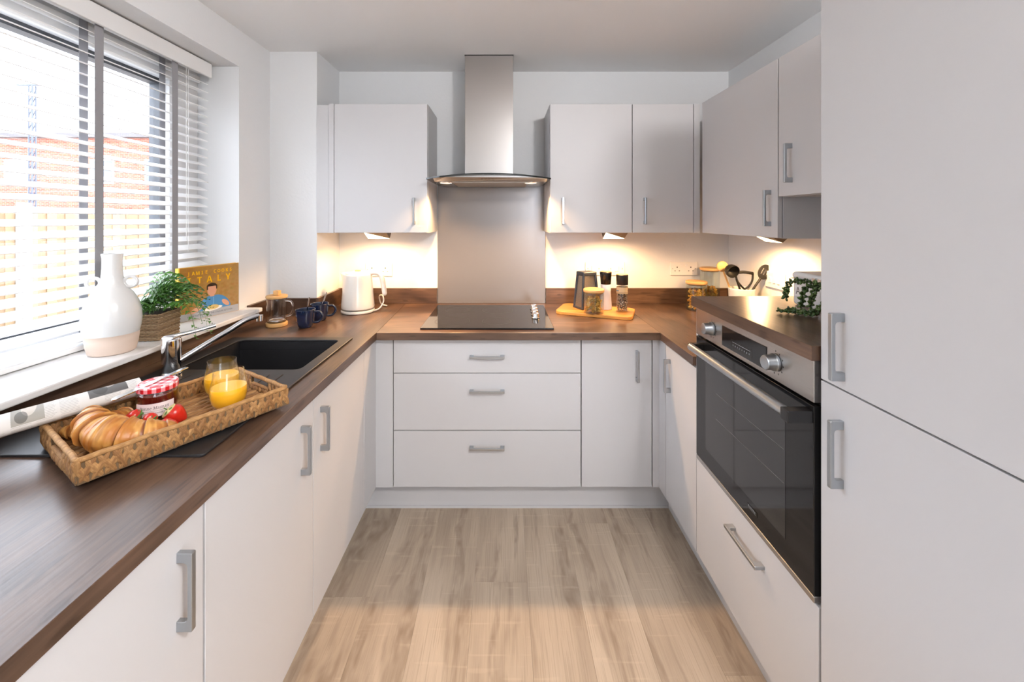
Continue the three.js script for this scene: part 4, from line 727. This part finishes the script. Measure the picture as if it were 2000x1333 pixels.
mill('salt_mill', 'white-filled salt mill with tall black cap', [0.588, BOARD_Y, -2.375], 0.22, t => {
  part(t, 'body', lathe([[0, 0], [0.034, 0], [0.0355, 0.004], [0.032, 0.05], [0.0285, 0.10], [0.029, 0.145], [0, 0.145]], 36), std({ color: lin(0.78, 0.76, 0.75), roughness: 0.35 }), 'white salt body');
}, t => { const c = part(t, 'cap', lathe([[0, 0.145], [0.0285, 0.145], [0.0345, 0.212], [0.033, 0.216], [0, 0.216]], 36), M.blackGloss, 'black cap'); part(c, 'top_disc', at(cyl(0.031, 0.031, 0.004, 32), 0, 0.2155, 0), M.bamboo); });
mill('pepper_mill', 'clear peppercorn mill with black cap and blue label', [0.667, BOARD_Y, -2.318], 0.21, t => {
  part(t, 'glass', lathe([[0, 0], [0.034, 0], [0.0355, 0.004], [0.0325, 0.05], [0.031, 0.15], [0.0292, 0.15], [0.0305, 0.05], [0.033, 0.006], [0, 0.004]], 36), M.glass);
  const pc = [lin(0.035, 0.025, 0.02), lin(0.30, 0.22, 0.15), lin(0.09, 0.05, 0.04), lin(0.5, 0.42, 0.32)];
  const bg = new THREE.SphereGeometry(0.0031, 6, 5);
  pc.forEach((c, k) => { const list = []; for (let i = 0; i < 120; i++) { const a = rr(0, 6.283), y = rr(0.008, 0.098), R = 0.0295 - 0.03 * y, q = Math.sqrt(rr(0.35, 1)) * (R - 0.003); list.push(bg.clone().translate(q * Math.cos(a), y, q * Math.sin(a))); } const p = part(t, 'peppercorns', list, std({ color: c, roughness: 0.7 })); p.userData.kind = 'stuff'; });
  const lab = new THREE.CylinderGeometry(0.0318, 0.0322, 0.036, 36, 1, true); lab.translate(0, 0.121, 0);
  part(t, 'label_band', lab, std({ map: canvasTex(512, 128, (g, W, H) => { g.fillStyle = '#c9b08a'; g.fillRect(0, 0, W, H); for (const x of [0, 256]) { g.fillStyle = '#3f5f78'; g.beginPath(); g.ellipse(x + 128, 74, 58, 15, 0, 0, 7); g.fill(); g.fillStyle = '#3a2c22'; g.fillRect(x + 116, 28, 24, 14); g.fillStyle = '#d8e0e4'; g.fillRect(x + 92, 71, 72, 4); } g.fillStyle = '#6a5a48'; g.fillRect(0, 106, W, 7); }), roughness: 0.5, side: THREE.DoubleSide }), 'tan band with blue oval');
}, t => { const c = part(t, 'cap', lathe([[0, 0.15], [0.032, 0.15], [0.0335, 0.205], [0.032, 0.208], [0, 0.208]], 36), M.black, 'black cap'); part(c, 'top_disc', at(cyl(0.031, 0.031, 0.003, 32), 0, 0.2075, 0), M.bamboo); });

// ================================================================ utensils, tin, trailing plant
{
  const P = [1.315, WT, -2.27];
  single('utensil_pot', 'white ceramic pot holding black cooking utensils', 'pot', latheS(0.9, [[0, 0], [0.060, 0], [0.066, 0.006], [0.074, 0.150], [0.0745, 0.158], [0.071, 0.158], [0.063, 0.01], [0, 0.008]], 44), M.ceramic, P);
  const nylon = std({ color: lin(0.009, 0.009, 0.009), roughness: 0.5 });
  const put = (name, label, cat) => thing(name, label, cat, [P[0], WT + 0.01, P[2]]);
  // everything below in pot-local metres, y from the pot's floor
  let t = put('ladle', 'black nylon ladle with a deep bowl, leaning out of the pot', 'ladle');
  part(t, 'handle', tube([[0.02, 0.005, 0.01], [-0.02, 0.14, 0.02], [-0.045, 0.20, 0.03]], 0.006, 16, 8), nylon);
  { const g = new THREE.SphereGeometry(0.046, 24, 14, 0, 6.3, 0, 1.75); g.scale(0.78, 1, 0.8); g.rotateX(-1.2); g.rotateZ(0.45); part(t, 'bowl', g.translate(-0.066, 0.243, 0.03), std({ color: lin(0.009, 0.009, 0.009), roughness: 0.45, side: THREE.DoubleSide })); }
  t = put('wooden_spoon', 'pale wooden spoon behind the black ladle', 'spoon');
  part(t, 'handle', tube([[-0.01, 0.005, -0.03], [-0.05, 0.15, -0.035], [-0.08, 0.235, -0.04]], 0.005, 12, 8), M.bamboo); part(t, 'bowl', ball(0.033, 0.030, 0.010, -0.086, 0.262, -0.04, 18, 12), M.bamboo);
  t = put('potato_masher', 'masher with a black loop of two curved stems and a cross bar', 'masher');
  part(t, 'stem', tube([[0.03, 0.005, -0.03], [0.028, 0.135, -0.02], [0.012, 0.150, -0.015], [-0.018, 0.185, -0.01], [-0.030, 0.232, -0.01]], 0.0055, 24, 8), nylon);
  part(t, 'stem', tube([[0.028, 0.138, -0.02], [0.046, 0.152, -0.015], [0.064, 0.185, -0.01], [0.068, 0.228, -0.01]], 0.0055, 20, 8), nylon); part(t, 'cross_bar', tube([[-0.030, 0.231, -0.01], [0.02, 0.234, -0.01], [0.068, 0.227, -0.01]], 0.0085, 10, 10), nylon);
  t = put('slotted_spoon', 'black slotted spoon leaning towards the side wall', 'slotted spoon');
  part(t, 'handle', tube([[-0.03, 0.005, 0.03], [0.045, 0.15, 0.035], [0.083, 0.205, 0.035]], 0.006, 14, 8), nylon);
  { const s = new THREE.Shape(); s.absellipse(0, 0, 0.034, 0.042, 0, Math.PI * 2); for (const x of [-0.014, 0, 0.014]) { const h = new THREE.Path(); h.moveTo(x - 0.0035, -0.018); h.lineTo(x + 0.0035, -0.018); h.lineTo(x + 0.0035, 0.018); h.lineTo(x - 0.0035, 0.018); h.lineTo(x - 0.0035, -0.018); s.holes.push(h); } const g = new THREE.ExtrudeGeometry(s, { depth: 0.003, bevelEnabled: true, bevelSize: 0.001, bevelThickness: 0.001, bevelSegments: 1, curveSegments: 16 }); g.rotateZ(-0.5); part(t, 'bowl', g.translate(0.104, 0.240, 0.035), nylon); }
}
{ // storage tin on the raised worktop
  const t = thing('storage_tin', 'square white enamel tin with a lid and dark lettering', 'tin', [1.033, 1.146, -1.470], 0);
  part(t, 'body', box(0, 0.30, 0, 0.092, -0.0 + 0.0, -0.30, 0.012, 2).translate(0, 0, 0), M.ceramic);
  const lid = part(t, 'lid', box(-0.003, 0.303, 0.0925, 0.117, 0.003, -0.303, 0.012, 2), M.ceramic); part(lid, 'rim_line', box(-0.0035, 0.3035, 0.0915, 0.0935, 0.0035, -0.3035), std({ color: lin(0.3, 0.3, 0.31), roughness: 0.4 }));
  part(t, 'clasp', [box(-0.009, -0.002, 0.085, 0.108, -0.105, -0.120, 0.001), box(-0.009, -0.002, 0.085, 0.108, -0.130, -0.145, 0.001)], M.chrome);
  const g = new THREE.PlaneGeometry(0.035, 0.04); g.rotateY(-Math.PI / 2); g.translate(-0.0006, 0.052, 0.03);
  part(t, 'lettering', g, std({ map: canvasTex(128, 146, (c, W, H) => { c.fillStyle = '#e9e7e4'; c.fillRect(0, 0, W, H); c.fillStyle = '#56545e'; c.textAlign = 'center'; c.font = '130px sans-serif'; c.fillText('A', W / 2, 120); }), roughness: 0.3 }), 'dark letter A');
}
{ // trailing succulent
  const t = thing('trailing_succulent', 'trailing green succulent spilling in front of the white tin', 'potted plant', [0.965, 1.146, -1.17]);
  part(t, 'pot', lathe([[0, 0], [0.034, 0], [0.038, 0.004], [0.044, 0.075], [0.041, 0.075], [0.036, 0.008], [0, 0.006]], 30), M.ceramic); part(t, 'soil', at(cyl(0.039, 0.039, 0.004, 24), 0, 0.066, 0), std({ color: lin(0.04, 0.025, 0.015), roughness: 1 }));
  const gm = [lin(0.045, 0.095, 0.016), lin(0.08, 0.14, 0.03), lin(0.028, 0.06, 0.014)].map(c => phy({ color: c, roughness: 0.4, clearcoat: 0.2 }));
  const leaf = new THREE.SphereGeometry(1, 8, 6); leaf.scale(0.0066, 0.0034, 0.0046);
  // stems run from the pot towards the tin: offsets in x, y, z
  const stems = [[[0, 0.07, -0.01], [-0.005, 0.100, -0.07], [-0.012, 0.105, -0.13], [-0.02, 0.098, -0.18], [-0.022, 0.068, -0.20], [-0.022, 0.040, -0.205]], [[0.01, 0.07, -0.02], [0.004, 0.098, -0.08], [-0.004, 0.086, -0.13], [-0.008, 0.052, -0.145], [-0.01, 0.022, -0.15]], [[0, 0.07, -0.02], [-0.01, 0.045, -0.06], [-0.02, 0.012, -0.09], [-0.045, 0.008, -0.125], [-0.075, 0.007, -0.155]], [[0, 0.07, -0.02], [0.01, 0.06, -0.06], [0.002, 0.015, -0.10], [-0.015, 0.009, -0.13], [-0.04, 0.010, -0.165]], [[0.01, 0.07, -0.02], [0.012, 0.10, -0.06], [0.01, 0.094, -0.105], [0.006, 0.06, -0.12], [0.002, 0.03, -0.125]]];
  stems.forEach((s, k) => {
    const curve = new THREE.CatmullRomCurve3(s.map(p => new THREE.Vector3(...p))), st = part(t, 'trailing_stem', new THREE.TubeGeometry(curve, 30, 0.0013, 5), gm[2]);
    const n = 17; for (let i = 2; i < n; i++) { const p = curve.getPoint(i / (n - 1)); for (let j = 0; j < 4; j++) { const m = part(st, 'leaf', leaf, gm[(i + j + k) % 3]), a = j * 1.571 + i * 0.8; m.position.set(p.x + 0.0075 * Math.cos(a), Math.max(0.0078, p.y + 0.006 * Math.sin(a)), p.z + rr(-0.004, 0.004)); m.rotation.set(0, rr(-0.6, 0.6), a); m.scale.setScalar(rr(0.75, 1.15)); } }
  });
}
renderer.render(scene, camera);
